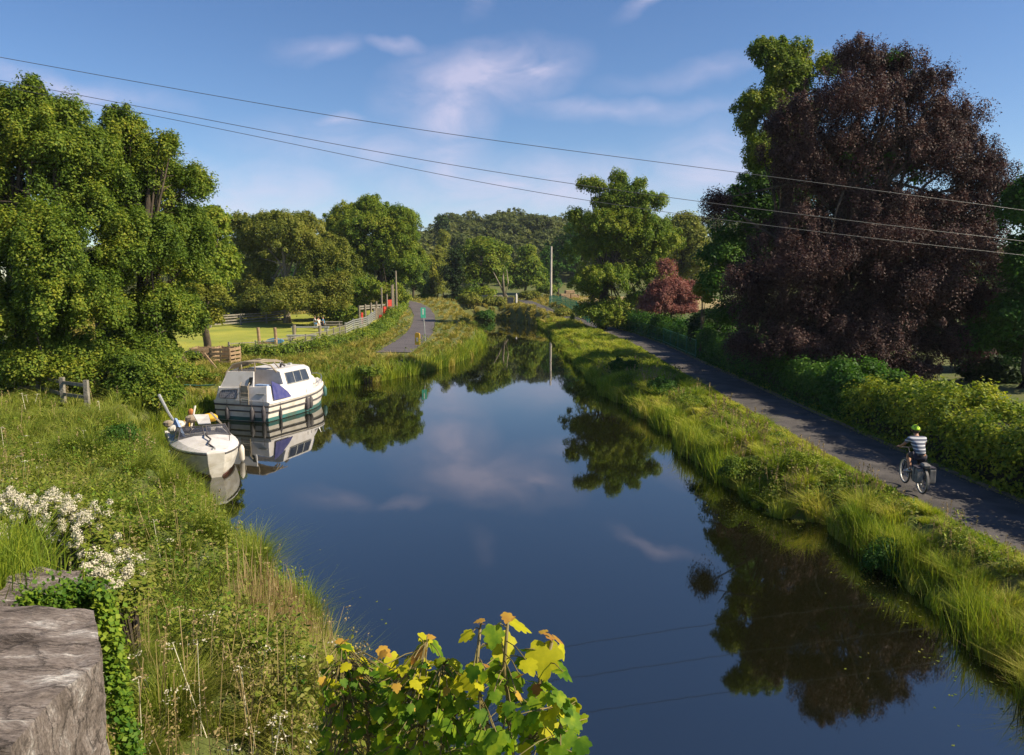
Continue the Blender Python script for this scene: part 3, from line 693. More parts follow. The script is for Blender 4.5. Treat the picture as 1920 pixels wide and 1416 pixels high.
# right bank trees
tree('lime_tree', 'big green tree with spreading top limbs above the green mesh fence', 'tree', 1128, 80,
     [(1160, 440, 85, 60, 0), (1165, 420, 60, 60, 0), (1190, 480, 60, 60, 1), (1110, 480, 50, 55, 0), (1220, 460, 60, 55, 1), (1165, 375, 50, 40, 0), (1215, 380, 36, 22, 0), (1105, 350, 32, 16, 0), (1160, 335, 18, 18, 0), (1140, 530, 70, 40, -1), (1210, 520, 55, 45, 0), (1100, 550, 35, 35, 0), (1150, 580, 40, 22, -1), (1100, 585, 36, 22, -1), (1150, 598, 36, 14, -2), (1200, 570, 40, 30, 0), (1075, 420, 18, 30, 0), (1195, 345, 16, 14, 0)],
     Fm, 1700, 130, 0.19, 0.95, 60, droop=.22, sub=11, r0=0.4, rough=0.18)
tree('lime_tree', 'plain rounded green tree behind the small red-leaved tree', 'tree', 1270, 112,
     [(1275, 470, 50, 65, 0), (1290, 430, 30, 32, 0), (1250, 520, 40, 40, 0), (1300, 500, 26, 60, 0)], O, 420, 85, 0.34, 1.2, 61, r0=0.35)
tree('plum_tree', 'small red-leaved tree with a domed crown above the hedge', 'tree', 1253, 66,
     [(1256, 548, 48, 40, 0), (1228, 560, 28, 32, 0), (1288, 562, 30, 34, 0), (1250, 508, 18, 20, 0), (1254, 582, 54, 20, 0)],
     M['leaf_red'], 560, 90, 0.13, 0.45, 62, r0=0.13, nstem=2, rough=0.1, flat=0.9)
tree('beech_tree', 'towering copper beech with drooping purple foliage behind the hedge', 'tree', 1585, 37,
     [(1600, 190, 120, 80, 0), (1600, 108, 52, 36, 0), (1670, 125, 50, 36, 0), (1710, 180, 60, 50, 0), (1752, 140, 32, 14, 0), (1500, 330, 70, 70, 0), (1820, 560, 60, 60, -1), (1780, 580, 70, 60, 0), (1500, 430, 70, 60, 0), (1880, 350, 30, 30, 0), (1780, 230, 60, 60, 0), (1855, 300, 42, 42, 0), (1400, 530, 56, 56, -1), (1400, 640, 46, 26, -1), (1470, 640, 70, 36, -2), (1680, 690, 90, 26, -2), (1640, 290, 160, 90, 1), (1760, 300, 90, 70, 0), (1830, 350, 60, 50, 0), (1480, 260, 60, 80, 0), (1880, 310, 22, 14, 0),
      (1600, 480, 170, 80, -1), (1480, 540, 90, 80, -1.5), (1700, 560, 120, 90, -2), (1790, 480, 95, 80, 0), (1430, 580, 60, 55, -1), (1600, 640, 110, 50, -2), (1760, 650, 60, 50, -2), (1850, 420, 45, 50, 0), (1840, 650, 26, 10, -1), (1345, 375, 26, 12, 0), (1560, 600, 120, 70, -1), (1620, 390, 130, 60, 1), (1740, 400, 90, 50, 1)],
     M['leaf_beech'], 3900, 165, 0.10, 0.75, 63, deep=1.1, r0=0.36, nstem=2, droop=.6, flat=0.6, fill=0.5, aspect=0.5, up=0.35, hang=.5, sprigs=0.12, rough=0.25,
     extra=[('inner_green_spray', [(1640, 330, 110, 60, 2), (1730, 470, 70, 60, 1), (1560, 400, 80, 60, 2), (1800, 560, 50, 60, -.5), (1660, 140, 60, 40, 1)], M['leaf_deep'], 220, 80, 0.16, 0.6, 64, {})])
tree('hornbeam_tree', 'tall sunlit yellow-green tree reaching past the copper beech on its canal side', 'tree', 1470, 43,
     [(1455, 110, 42, 36, 0), (1500, 95, 30, 24, 0), (1430, 195, 42, 45, 0), (1470, 170, 40, 50, 1), (1410, 240, 26, 40, 0), (1480, 250, 50, 60, 1), (1560, 130, 30, 30, 0), (1430, 290, 46, 50, 0), (1405, 200, 30, 30, 0), (1480, 150, 50, 50, 0)],
     M['leaf_ash'], 800, 120, 0.13, 0.6, 65, r0=0.3, droop=0.3)
tree('hornbeam_tree', 'dense dark green tree against the canal side of the copper beech', 'tree', 1420, 47,
     [(1390, 420, 62, 70, 0), (1450, 330, 50, 60, 0), (1480, 400, 60, 60, 0), (1360, 480, 45, 60, 0), (1420, 370, 55, 50, 0), (1400, 540, 70, 60, 0), (1345, 540, 34, 50, 0), (1460, 450, 60, 80, 1), (1380, 600, 50, 40, 0)],
     M['leaf_deep'], 620, 100, 0.18, 0.75, 66, r0=0.28)
tree('holly_tree', 'dark dense evergreen at the frame edge beyond the copper beech', 'tree', 1925, 33,
     [(1920, 400, 34, 70, 0), (1960, 380, 50, 80, 0), (1930, 520, 48, 80, 0), (1900, 620, 60, 80, 0), (1960, 650, 70, 80, 0), (1990, 480, 60, 90, 0), (1850, 650, 40, 50, 1)],
     M['leaf_deep'], 650, 100, 0.15, 0.7, 67, r0=0.25)
# dark shrubbery behind the hedge, under and beyond the beech
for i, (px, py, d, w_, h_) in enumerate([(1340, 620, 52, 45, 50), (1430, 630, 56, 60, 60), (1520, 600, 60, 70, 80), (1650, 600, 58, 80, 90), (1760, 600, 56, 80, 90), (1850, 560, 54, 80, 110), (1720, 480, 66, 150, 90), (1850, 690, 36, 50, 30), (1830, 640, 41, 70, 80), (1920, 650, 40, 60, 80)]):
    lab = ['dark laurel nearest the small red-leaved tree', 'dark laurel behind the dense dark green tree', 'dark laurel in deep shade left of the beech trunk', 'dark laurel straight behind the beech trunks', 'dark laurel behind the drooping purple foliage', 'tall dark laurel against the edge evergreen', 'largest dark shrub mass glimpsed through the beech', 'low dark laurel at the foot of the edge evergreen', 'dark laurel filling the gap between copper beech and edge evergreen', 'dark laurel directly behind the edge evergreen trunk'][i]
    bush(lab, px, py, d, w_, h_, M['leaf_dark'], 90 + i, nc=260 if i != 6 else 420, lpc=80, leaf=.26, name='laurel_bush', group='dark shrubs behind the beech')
# small white-flowered shrub next to the dark green tree
b_ = bush('small pale-tipped shrub at the foot of the dense dark green tree', 1318, 545, 50, 14, 50, M['leaf_yellow'], 99, nc=60, leaf=.16)

# ------------------------------------------------------------------ distant wooded hill
r = np.random.default_rng(5)
pts = []
for _ in range(620):
    y = r.uniform(205, 345); x = r.uniform(-0.62, 0.75) * y
    pts.append((x, y))
pts = np.array(pts); hz = H(pts[:, 0], pts[:, 1])
lb = [(x, y, z + s * 0.55, s, s, s * 0.85) for (x, y), z, s in zip(pts, hz, r.uniform(4.5, 8.0, len(pts)))]
Vv = crown(lb, 14000, 22, 1.1, 1.7, 5, fill=0.1, rough=0.12, sprigs=0.02, sub=0)
tag(npmesh('distant_wood', Vv, 4, FAR), kind='stuff')
# individual crowns one can tell apart on the skyline
for i, (px, top_, hw, d, mt) in enumerate([(935, 405, 34, 262, 'leaf_far'), (1010, 402, 36, 255, 'leaf_far'), (880, 414, 28, 270, 'leaf_far'), (828, 400, 8, 240, 'leaf_dark'), (1040, 430, 34, 235, 'leaf_far'), (955, 440, 40, 228, 'leaf_far'), (890, 445, 34, 222, 'leaf_far')]):
    lab = ['rounded distant tree on the hill crest', 'broadest distant domed tree on the hill crest', 'distant flat-topped tree on the hill crest above the dark evergreen', 'tiny pointed conifer spiking above the hilltop wood', 'distant tree where the hill dips behind the big green tree', 'hillside tree below the broad domed crest tree', 'hillside tree above the mid-green canal tree'][i]
    hh = 22 if i != 3 else 20
    tree('hill_tree', lab, 'tree', px, d, [(px, top_ + hh, hw, hh, 0), (px - hw * .3, top_ + hh * 1.6, hw * .8, hh, 0), (px + hw * .4, top_ + hh * 1.7, hw * .7, hh, 0)] if i != 3 else [(px, top_ + 15, 5, 15, 0), (px, top_ + 35, 10, 20, 0)],
         M[mt], 260 if i != 3 else 60, 45, 0.8, 1.8, 110 + i, r0=0.4, group='trees on the far hill', rough=0.08)

# ------------------------------------------------------------------ hedges
def hedge(name, label, pts, hw, ht, mat, n, leaf, seed, stems=True, top_mat=None, wob=0.18):
    """pts: centre line (x,y). Leaves fill a rounded bank hw wide either side and ht high."""
    r = np.random.default_rng(seed)
    P = np.array(pts, float)
    s = np.r_[0, np.cumsum(np.hypot(*np.diff(P, axis=0).T))]
    # more sprays near the camera
    u = r.random(n); y0, y1 = max(P[0, 1], 6), P[-1, 1]
    q = s[-1] * u ** 1.35
    cx, cy = np.interp(q, s, P[:, 0]), np.interp(q, s, P[:, 1])
    ang = r.uniform(-0.15, math.pi + 0.15, n)
    shell = np.where(r.random(n) < 0.7, 0.9 + 0.16 * r.random(n), r.random(n) ** .5 * .9)
    lump = 1 + wob * np.sin(q * 1.3) * np.sin(q * 0.47 + 1) + wob * .7 * np.sin(q * 3.1 + ang * 2)
    ca, sa = np.cos(ang), np.sin(ang)
    # squarish cross-section
    ex = np.sign(ca) * np.abs(ca) ** .4; ez = np.sign(sa) * np.abs(sa) ** .4
    ox = ex * hw * shell * (0.85 + .15 * lump); oz = ez * ht * shell * lump
    x, y = cx + ox, cy + r.normal(size=n) * .1
    C = np.stack([x, y, np.maximum(oz, 0.02)], 1)
    C[:, 2] += H(cx, cy)
    k = 10
    idx = np.repeat(np.arange(n), k)
    sz = leaf * (1 + np.clip(cy, 0, 90) * 0.012)
    e = unit(r.normal(size=(n * k, 3)))
    off = e * (r.random((n * k, 1)) ** .5) * (sz[idx] * 2.3)[:, None]
    nn = np.stack([ex, np.zeros(n), ez], 1)[idx]
    Nn = unit(e * .6 + nn * .5 + np.array([0, 0, .35]) + .5 * r.normal(size=(n * k, 3)))
    Vv = leaves(C[idx] + off, Nn, sz[idx][:, None], r)
    cx0, cy0 = P[0]
    z0 = h1(cx0, cy0)
    root = empty(name, (cx0, cy0, z0), 0, label, 'hedge')
    Vv = Vv - np.array([cx0, cy0, z0])
    npmesh('foliage', Vv, 4, mat, root)
    # solid dark core in place of twigs, added to block sun through the leaves
    qs = np.arange(.3, s[-1] - .2, .5); ring = []
    for q in qs:
        x, y = np.interp(q, s, P[:, 0]) - cx0, np.interp(q, s, P[:, 1]) - cy0; g_ = h1(x + cx0, y + cy0) - z0
        ring.append([(x + hw * .74 * a * r.uniform(.92, 1.05), y, g_ + ht * b * r.uniform(.93, 1.05)) for a, b in ((-1, -.05), (-1, .45), (-.93, .74), (-.4, .82), (.4, .82), (.93, .74), (1, .45), (1, -.05))])
    mb = MB(); mb.loft(ring); mb.build('light_block_core', M['light_block'], root)
    return root
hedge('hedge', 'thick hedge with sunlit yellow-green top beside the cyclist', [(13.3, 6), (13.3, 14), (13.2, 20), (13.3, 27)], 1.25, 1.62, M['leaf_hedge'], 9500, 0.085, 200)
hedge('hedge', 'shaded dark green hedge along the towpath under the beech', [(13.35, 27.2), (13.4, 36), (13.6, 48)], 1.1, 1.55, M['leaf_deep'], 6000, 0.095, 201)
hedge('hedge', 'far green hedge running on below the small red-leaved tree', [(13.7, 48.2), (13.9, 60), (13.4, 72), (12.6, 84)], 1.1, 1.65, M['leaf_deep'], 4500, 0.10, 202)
hp = [tuple(G(*q)[:2]) for q in [(440, 672, 1), (520, 668, 1), (600, 657, 1), (680, 640, 1), (725, 618, 1.1), (752, 592, 1.5), (758, 578, 2)]]
hedge('hedge', 'low scrubby hedge along the park fence behind the white cabin cruiser', hp, .55, .75, M['leaf_ash'], 3000, 0.10, 203)

# ------------------------------------------------------------------ grass, reeds, wild flowers
def blades(x, y, z, h, wd, r, lean=0.35, curve=0.5, a0=None):
    n = len(x)
    a = r.uniform(0, 2 * math.pi, n) if a0 is None else a0 + r.normal(size=n) * .7; ln = lean * r.random(n) * h; b = a + r.normal(size=n) * .8
    dx, dy = np.cos(a) * ln, np.sin(a) * ln
    wx, wy = -np.sin(b) * wd * .5, np.cos(b) * wd * .5
    B = np.stack([x, y, z], 1)
    m = np.stack([x + dx * .35, y + dy * .35, z + h * .58], 1)
    T = np.stack([x + dx * (1 + curve), y + dy * (1 + curve), z + h * (1 - .12 * lean)], 1)
    W = np.stack([wx, wy, wy * 0], 1)
    # 5-gon split as quad + tri packed as two quads (second one tapers)
    q1 = np.stack([B - W, B + W, m + W * .8, m - W * .8], 1)
    q2 = np.stack([m - W * .8, m + W * .8, T + W * .12, T - W * .12], 1)
    return np.stack([B - W, B + W, m + W * .8, m - W * .8, T], 1)
def blademesh(name, V, mat, parent=None):
    n = len(V); a = (np.arange(n) * 5)[:, None]
    F = (a[:, :, None] + np.array([[0, 1, 2], [0, 2, 3], [3, 2, 4]])[None]).reshape(-1, 3)
    return npfaces(name, V.reshape(-1, 3), F, mat, parent)
def scatter(n, y0, y1, xl, xr, r):
    """positions thinning with distance; xl, xr functions of y."""
    y = y0 * (y1 / y0) ** r.random(n)
    a, b = xl(y), xr(y)
    x = a + (b - a) * r.random(n)
    return x, y
def keep_land(x, y, path_gap=1.2, sdmin=-0.12):
    P = np.stack([x, y], 1)
    sd = sdC(P)
    d1, _ = line_d(P, TOW); d2, _ = line_d(P, PARK)
    return sd, d1, d2, (sd > sdmin) & (d1 > path_gap) & (d2 > 1.15)
lawn_np = np.array(lawn_poly)

def grass_field(name, n, y0, y1, xl, xr, mat, hfun, seed, wscale=0.00062, wmin=0.006, sdmax=None, lean=.85):
    r = np.random.default_rng(seed)
    x, y = scatter(n, y0, y1, xl, xr, r)
    sd, d1, d2, k = keep_land(x, y)
    if sdmax: k &= sd < sdmax
    x, y, sd, d1, d2 = x[k], y[k], sd[k], d1[k], d2[k]
    cs = .30 + .006 * y1
    ix, iy = np.floor(x / cs), np.floor(y / cs); fr = lambda v: v - np.floor(v)
    ha, hb, hc = [fr(np.sin(ix * p_ + iy * q_) * 43758.5) for p_, q_ in ((12.98, 78.23), (39.34, 11.13), (73.15, 52.23))]
    cx_, cy_ = (ix + .5 + .7 * (ha - .5)) * cs, (iy + .5 + .7 * (hb - .5)) * cs
    nx_, ny_ = x + (cx_ - x) * .5, y + (cy_ - y) * .5
    ok = (d1 > 1.5) & (d2 > 1.4); x, y = np.where(ok, nx_, x), np.where(ok, ny_, y)
    a0 = np.arctan2(y - cy_, x - cx_)
    z = H(x, y)
    h = hfun(x, y, sd, d1, d2) * (0.5 + 0.7 * r.random(len(x))) * (.6 + .85 * hc)
    k2 = h > 0.03
    x, y, z, h, a0 = x[k2], y[k2], z[k2], h[k2], a0[k2]
    wd = np.maximum(wmin, wscale * y) * (0.7 + .7 * r.random(len(x)))
    V = blades(x, y, np.maximum(z, -0.05) - 0.02, h, wd, r, lean, .7, a0)
    o = blademesh(name, V, mat); tag(o, kind='stuff'); return o

def clump(x, y, f=1.0, p=0.0):
    return np.sin(x * 1.9 * f + 2 * np.sin(y * .8 * f + p)) * np.sin(y * 1.3 * f + 1.5 * np.sin(x * 1.1 * f + p))
def h_left(x, y, sd, d1, d2):
    h = np.where(y < 12, 0.33, 0.42) + 0.16 * clump(x, y) + 0.15 * np.exp(-sd / 1.0)
    inl = poly_sd(np.stack([x, y], 1), lawn_np) < 0
    h = np.where(inl, 0.07, h)
    return h * np.clip((d2 - 1.15) / 1.2, .22, 1) * np.where(y > 60, .8, 1)
def h_right(x, y, sd, d1, d2):
    h = 0.40 + 0.15 * clump(x, y, 1.2) + 0.08 * clump(x, y, 3.1, 1) + 0.22 * np.exp(-sd / 0.6)
    h = np.where(x > 12.2, .35, h)
    return h * np.clip((d1 - 1.1) / 1.1, .2, 1)
grass_field('meadow_grass', 430000, 2.6, 58, lambda y: -0.80 * y - 2.2, lambda y: np.minimum(1.0, -0.02 * y), M['grass_left'], h_left, 301)
grass_field('park_bank_grass', 170000, 34, 150, lambda y: -0.62 * y, lambda y: np.minimum(0.0, -0.02 * y), M['grass_gold'], h_left, 302, wscale=.0008)
grass_field('towpath_bank_grass', 400000, 7, 95, lambda y: np.full_like(y, 3.2), lambda y: np.minimum(12.6, 0.85 * y + 2), M['grass_right'], h_right, 303)
grass_field('far_bank_grass', 90000, 80, 150, lambda y: np.full_like(y, -6.0), lambda y: np.full_like(y, 18.0), M['grass_gold'], h_right, 304, wscale=.0009)
def h_short(x, y, sd, d1, d2): return .13 + .05 * clump(x, y, 2.0)
grass_field('verge_turf', 300000, 8, 60, lambda y: np.full_like(y, 5.5), lambda y: np.minimum(9.6, .85 * y + 2), M['grass_right'], h_short, 305, lean=.5)
grass_field('meadow_turf', 150000, 2.8, 45, lambda y: -.80 * y - 2, lambda y: np.minimum(.8, -.02 * y), M['grass_left'], h_short, 306, lean=.5)
# water's edge: taller sedge on both margins, and reeds standing in the shallows
def margin(name, n, y0, y1, side, mat, h0, seed, band=(-0.3, 0.35), wmul=1.3, patch=-0.2, lean=.35):
    r = np.random.default_rng(seed)
    sh = np.array(left_shore if side < 0 else right_shore)
    s = np.r_[0, np.cumsum(np.hypot(*np.diff(sh, axis=0).T))]
    q = r.random(n) * s[-1]
    x, y = np.interp(q, s, sh[:, 0]), np.interp(q, s, sh[:, 1])
    # thin with distance
    k = (r.random(n) < np.clip(14 / np.maximum(y, 6), .08, 1)) & (y > y0) & (y < y1)
    k &= clump(x, y, .8, 1.0) > patch
    x, y = x[k], y[k]
    a = r.uniform(0, 2 * math.pi, len(x)); o = np.abs(r.normal(size=len(x))) * .35
    x, y = x + np.cos(a) * o, y + np.sin(a) * o
    sd = sdC(np.stack([x, y], 1)); k = (sd > band[0]) & (sd < band[1])
    x, y = x[k], y[k]
    z = H(x, y)
    h = h0 * (.5 + .8 * r.random(len(x))) + np.maximum(0, -z) * .5
    V = blades(x, y, z - .03, h, np.maximum(.010, .0008 * y) * wmul * (.7 + .6 * r.random(len(x))), r, lean)
    tag(blademesh(name, V, mat), kind='stuff')
margin('towpath_margin_reeds', 150000, 8, 100, 1, M['reed'], .60, 311, band=(-.14, .45))
margin('meadow_margin_reeds', 120000, 6, 100, -1, M['reed'], .55, 312, band=(-.14, .4))
margin('park_margin_reeds', 60000, 38, 75, -1, M['reed'], .95, 313, band=(-.25, 1.3), patch=-.6)
# the pale dry reed clump in the near left corner of the water
r = np.random.default_rng(320)
c = G(566, 1400, .3); n = 1300
x = c.x + r.normal(size=n) * .30; y = c.y + r.normal(size=n) * .6; z = np.maximum(H(x, y), -.2)
tag(blademesh('dry_reeds', blades(x, y, z, .5 + .35 * r.random(n), .006 + .008 * r.random(n), r, .16), M['dry_reed']), kind='stuff')

# broad-leaved weeds through the grass
def weeds(name, n, y0, y1, xl, xr, mat, seed, leaf=.05, ht=.45, sdlo=.15, gap=1.9, cl=0.15, hmul=None, per=26):
    r = np.random.default_rng(seed)
    x, y = scatter(n, y0, y1, xl, xr, r)
    sd, d1, d2, k = keep_land(x, y, gap)
    k &= (sd > sdlo) & (clump(x, y, .9, 2.0) > cl) & (poly_sd(np.stack([x, y], 1), lawn_np) > 0)
    x, y = x[k], y[k]; z = H(x, y)
    h = ht * (.5 + .8 * r.random(len(x)))
    idx = np.repeat(np.arange(len(x)), per)
    m_ = len(idx); t = r.random(m_)
    a = r.uniform(0, 2 * math.pi, m_); rad = (.05 + .12 * r.random(m_)) * (1 + y[idx] * .01) * (1.2 - .6 * t) * (ht / .45)
    P = np.stack([x[idx] + np.cos(a) * rad, y[idx] + np.sin(a) * rad, z[idx] + h[idx] * (.15 + t)], 1)
    Nn = unit(np.stack([np.cos(a) * .5, np.sin(a) * .5, np.ones(m_)], 1) + .5 * r.normal(size=(m_, 3)))
    sz = (leaf * (1 + y[idx] * .022))[:, None]
    tag(npmesh(name, leaves(P, Nn, sz, r, .5), 4, mat), kind='stuff')
weeds('meadow_weeds', 6000, 3.2, 45, lambda y: -0.80 * y - 1.5, lambda y: np.minimum(.5, -.02 * y), M['weed'], 330, cl=-.25, leaf=.042)
weeds('meadow_herbs', 3000, 3.2, 30, lambda y: -0.80 * y - 1.5, lambda y: np.minimum(.5, -.02 * y), M['ivy'], 331, cl=.2, ht=.42, leaf=.045)
weeds('bank_weeds', 5200, 8, 60, lambda y: np.full_like(y, 4.0), lambda y: np.minimum(9.5, .8 * y), M['weed'], 332, cl=.15, ht=.42, sdlo=-.05)
weeds('bank_herbs', 2600, 8, 50, lambda y: np.full_like(y, 4.0), lambda y: np.minimum(9.0, .8 * y), M['ivy'], 333, cl=.3, ht=.36, sdlo=-.05)
weeds('park_bank_weeds', 1800, 36, 80, lambda y: -.36 * y, lambda y: -.03 * y, M['weed'], 334, cl=.1, ht=.5, per=20, leaf=.06)

# seed heads on stalks (pale), and flat cream umbels
def heads(name, n, y0, y1, xl, xr, mat, seed, ht, kind, cl=.0, sdlo=.3):
    r = np.random.default_rng(seed)
    x, y = scatter(n, y0, y1, xl, xr, r)
    sd, d1, d2, k = keep_land(x, y, 1.8)
    k &= (sd > sdlo) & (clump(x, y, .7, 4.0) > cl) & (poly_sd(np.stack([x, y], 1), lawn_np) > 0)
    x, y = x[k], y[k]; z = H(x, y); h = ht * (.7 + .5 * r.random(len(x)))
    lx, ly = r.normal(size=len(x)) * .08, r.normal(size=len(x)) * .08
    per = 12
    idx = np.repeat(np.arange(len(x)), per); m_ = len(idx)
    if kind == 'umbel':
        a = r.uniform(0, 6.283, m_); rad = .055 * np.sqrt(r.random(m_)) * (1 + y[idx] * .01)
        P = np.stack([x[idx] + lx[idx] + np.cos(a) * rad, y[idx] + ly[idx] + np.sin(a) * rad, z[idx] + h[idx] - rad * .25], 1)
        Nn = unit(np.array([0, 0, 1.0]) + .35 * r.normal(size=(m_, 3))); sz = .016 + y[idx, None] * .0008
    else:
        t = r.random(m_)
        P = np.stack([x[idx] + lx[idx] * (1 + t * .2) + r.normal(size=m_) * .012, y[idx] + ly[idx] + r.normal(size=m_) * .012, z[idx] + h[idx] * (.78 + .26 * t)], 1)
        Nn = unit(r.normal(size=(m_, 3)) * np.array([1, 1, .3])); sz = .013 + y[idx, None] * .0013
    Vh = leaves(P, Nn, sz, r, .55)
    # stalk as a thin quad
    w_ = np.maximum(.0035, .00035 * y); a = r.uniform(0, 3.14, len(x)); wx, wy = np.cos(a) * w_, np.sin(a) * w_
    Vs = np.stack([np.stack([x - wx, y - wy, z], 1), np.stack([x + wx, y + wy, z], 1), np.stack([x + lx + wx * .6, y + ly + wy * .6, z + h], 1), np.stack([x + lx - wx * .6, y + ly - wy * .6, z + h], 1)], 1)
    tag(npmesh(name, np.concatenate([Vh, Vs]), 4, mat), kind='stuff')
heads('meadow_seed_heads', 1900, 3.5, 34, lambda y: -.80 * y - 1, lambda y: np.minimum(.3, -.05 * y), M['pinkhead'], 340, .68, 'spike', cl=.05)
heads('cream_umbels', 420, 3.2, 14, lambda y: -.75 * y, lambda y: np.minimum(.3, -.05 * y), M['pinkhead'], 341, .62, 'umbel', cl=-.2)
heads('white_meadow_flowers', 500, 3.5, 26, lambda y: -.75 * y, lambda y: np.minimum(.3, -.05 * y), M['blossom'], 342, .58, 'umbel', cl=.2)
heads('bank_seed_heads', 2600, 8, 45, lambda y: np.full_like(y, 5.0), lambda y: np.full_like(y, 9.0), M['pinkhead'], 343, .6, 'spike', cl=.1)

# green bushes standing in the banks
for i, (px, py, d, w_, h_, mt, lf) in enumerate([(1665, 1040, 14.6, 60, 50, 'leaf_deep', .05), (1395, 880, 20.5, 50, 34, 'leaf_ash', .055), (1500, 905, 19.5, 40, 28, 'reed', .05), (470, 1065, 16.0, 50, 30, 'leaf_fresh', .055), (235, 905, 19.5, 40, 34, 'leaf_deep', .06), (375, 715, 36, 45, 26, 'leaf_ash', .09),
                                                  (170, 1000, 12, 26, 26, 'leaf_deep', .05), (300, 760, 30, 40, 26, 'leaf_ash', .09), (690, 698, 43, 34, 16, 'leaf_ash', .10), (350, 690, 44, 36, 22, 'leaf_ash', .1), (1170, 715, 42, 30, 26, 'leaf_deep', .09), (1240, 745, 34, 36, 30, 'leaf_deep', .08)]):
    lab = ['dark green nettle clump on the near towpath bank', 'leafy clump at the narrow waist of the towpath bank', 'bright leafy clump on the towpath bank short of the cyclist', 'yellow-green bramble leaning over the meadow waterline', 'dark green clump in the meadow behind the white flowers', 'green shrub between the pallet bins and the white cabin cruiser',
           'small dark clump at the top of the near white flowers', 'shrub on the bank behind the small open boat', 'dark green reed bush on the far bank right of the cabin cruiser bow', 'small shrub in front of the white bin', 'shaded shrub on the towpath bank farther off', 'shaded leafy clump on the towpath bank before the sunlit grass'][i]
    bush(lab, px, py, d, w_, h_, M[mt], 350 + i, nc=90, lpc=70, leaf=lf)

# tall light stems standing in the shallows along the towpath bank
margin('water_rushes', 42000, 8, 40, 1, M['reed'], 1.0, 315, band=(-.45, .1), patch=.25, lean=.22, wmul=1.7)
margin('brown_margin_stems', 14000, 8, 40, 1, M['dry_reed'], .55, 316, band=(-.25, .2), patch=.1, lean=.5, wmul=1.2)
margin('meadow_rushes', 16000, 8, 30, -1, M['reed'], .9, 317, band=(-.4, .1), patch=.2, lean=.22, wmul=1.5)

# leaf litter along the hedge foot and a few leaves afloat by the margins
r = np.random.default_rng(400)
n = 2200; y = 8 * (60 / 8) ** r.random(n); cx_ = np.interp(y, [p[1] for p in TOW], [p[0] for p in TOW])
x = cx_ + 1.25 - np.abs(r.normal(size=n)) * .22 + .12
P = np.stack([x, y, H(x, y) + .045], 1)
tag(npmesh('leaf_litter', leaves(P, unit(np.array([0, 0, 1.]) + .3 * r.normal(size=(n, 3))), (.022 + .0012 * y)[:, None], r, .6), 4, M['dry_reed']), kind='stuff')
sh = np.array(left_shore[3:24]); k = r.random(260) * (len(sh) - 1); i = k.astype(int); f = (k - i)[:, None]; A_ = sh[i] * (1 - f) + sh[i + 1] * f
sh = np.array(right_shore[8:-2]); k = r.random(420) * (len(sh) - 1); i = k.astype(int); f = (k - i)[:, None]; B_ = sh[i] * (1 - f) + sh[i + 1] * f
Q = np.concatenate([A_ + np.abs(r.normal(size=A_.shape)) * np.array([.8, .3]), B_ - np.abs(r.normal(size=B_.shape)) * np.array([.7, .2])])
Q = Q[poly_sd(Q, CANAL) < -.15]
tag(npmesh('floating_leaves', leaves(np.column_stack([Q, np.full(len(Q), .006)]), unit(np.array([0, 0, 1.]) + .02 * r.normal(size=(len(Q), 3))), np.full((len(Q), 1), .05), r, .7), 4, M['weed']), kind='stuff')

# ------------------------------------------------------------------ white cabin cruiser
def sec(y, hb, hw, zg, zw, zk):
    """half hull section: keel, chine, waterline, gunwale (x, z), mirrored to a ring."""
    h = [(0, zk), (hw * .75, zk * .6), (hw, zw), (hb * .97, zg * .55), (hb, zg)]
    return [(x, y, z) for x, z in h] + [(-x, y, z) for x, z in h[::-1][:-1]]
def strake(mb, pts, r, n=6): mb.tube(pts, r, n)
def hull_x(y, L, B, pw=2.2, tr=.94):
    """half beam at y from stern (0) to bow (L)."""
    t = y / L
    return B * (tr + (1 - tr) * min(1, t * 2.5)) if t < .42 else max(0.015, B * max(0.0, 1 - ((t - .42) / .58) ** pw) ** .75)

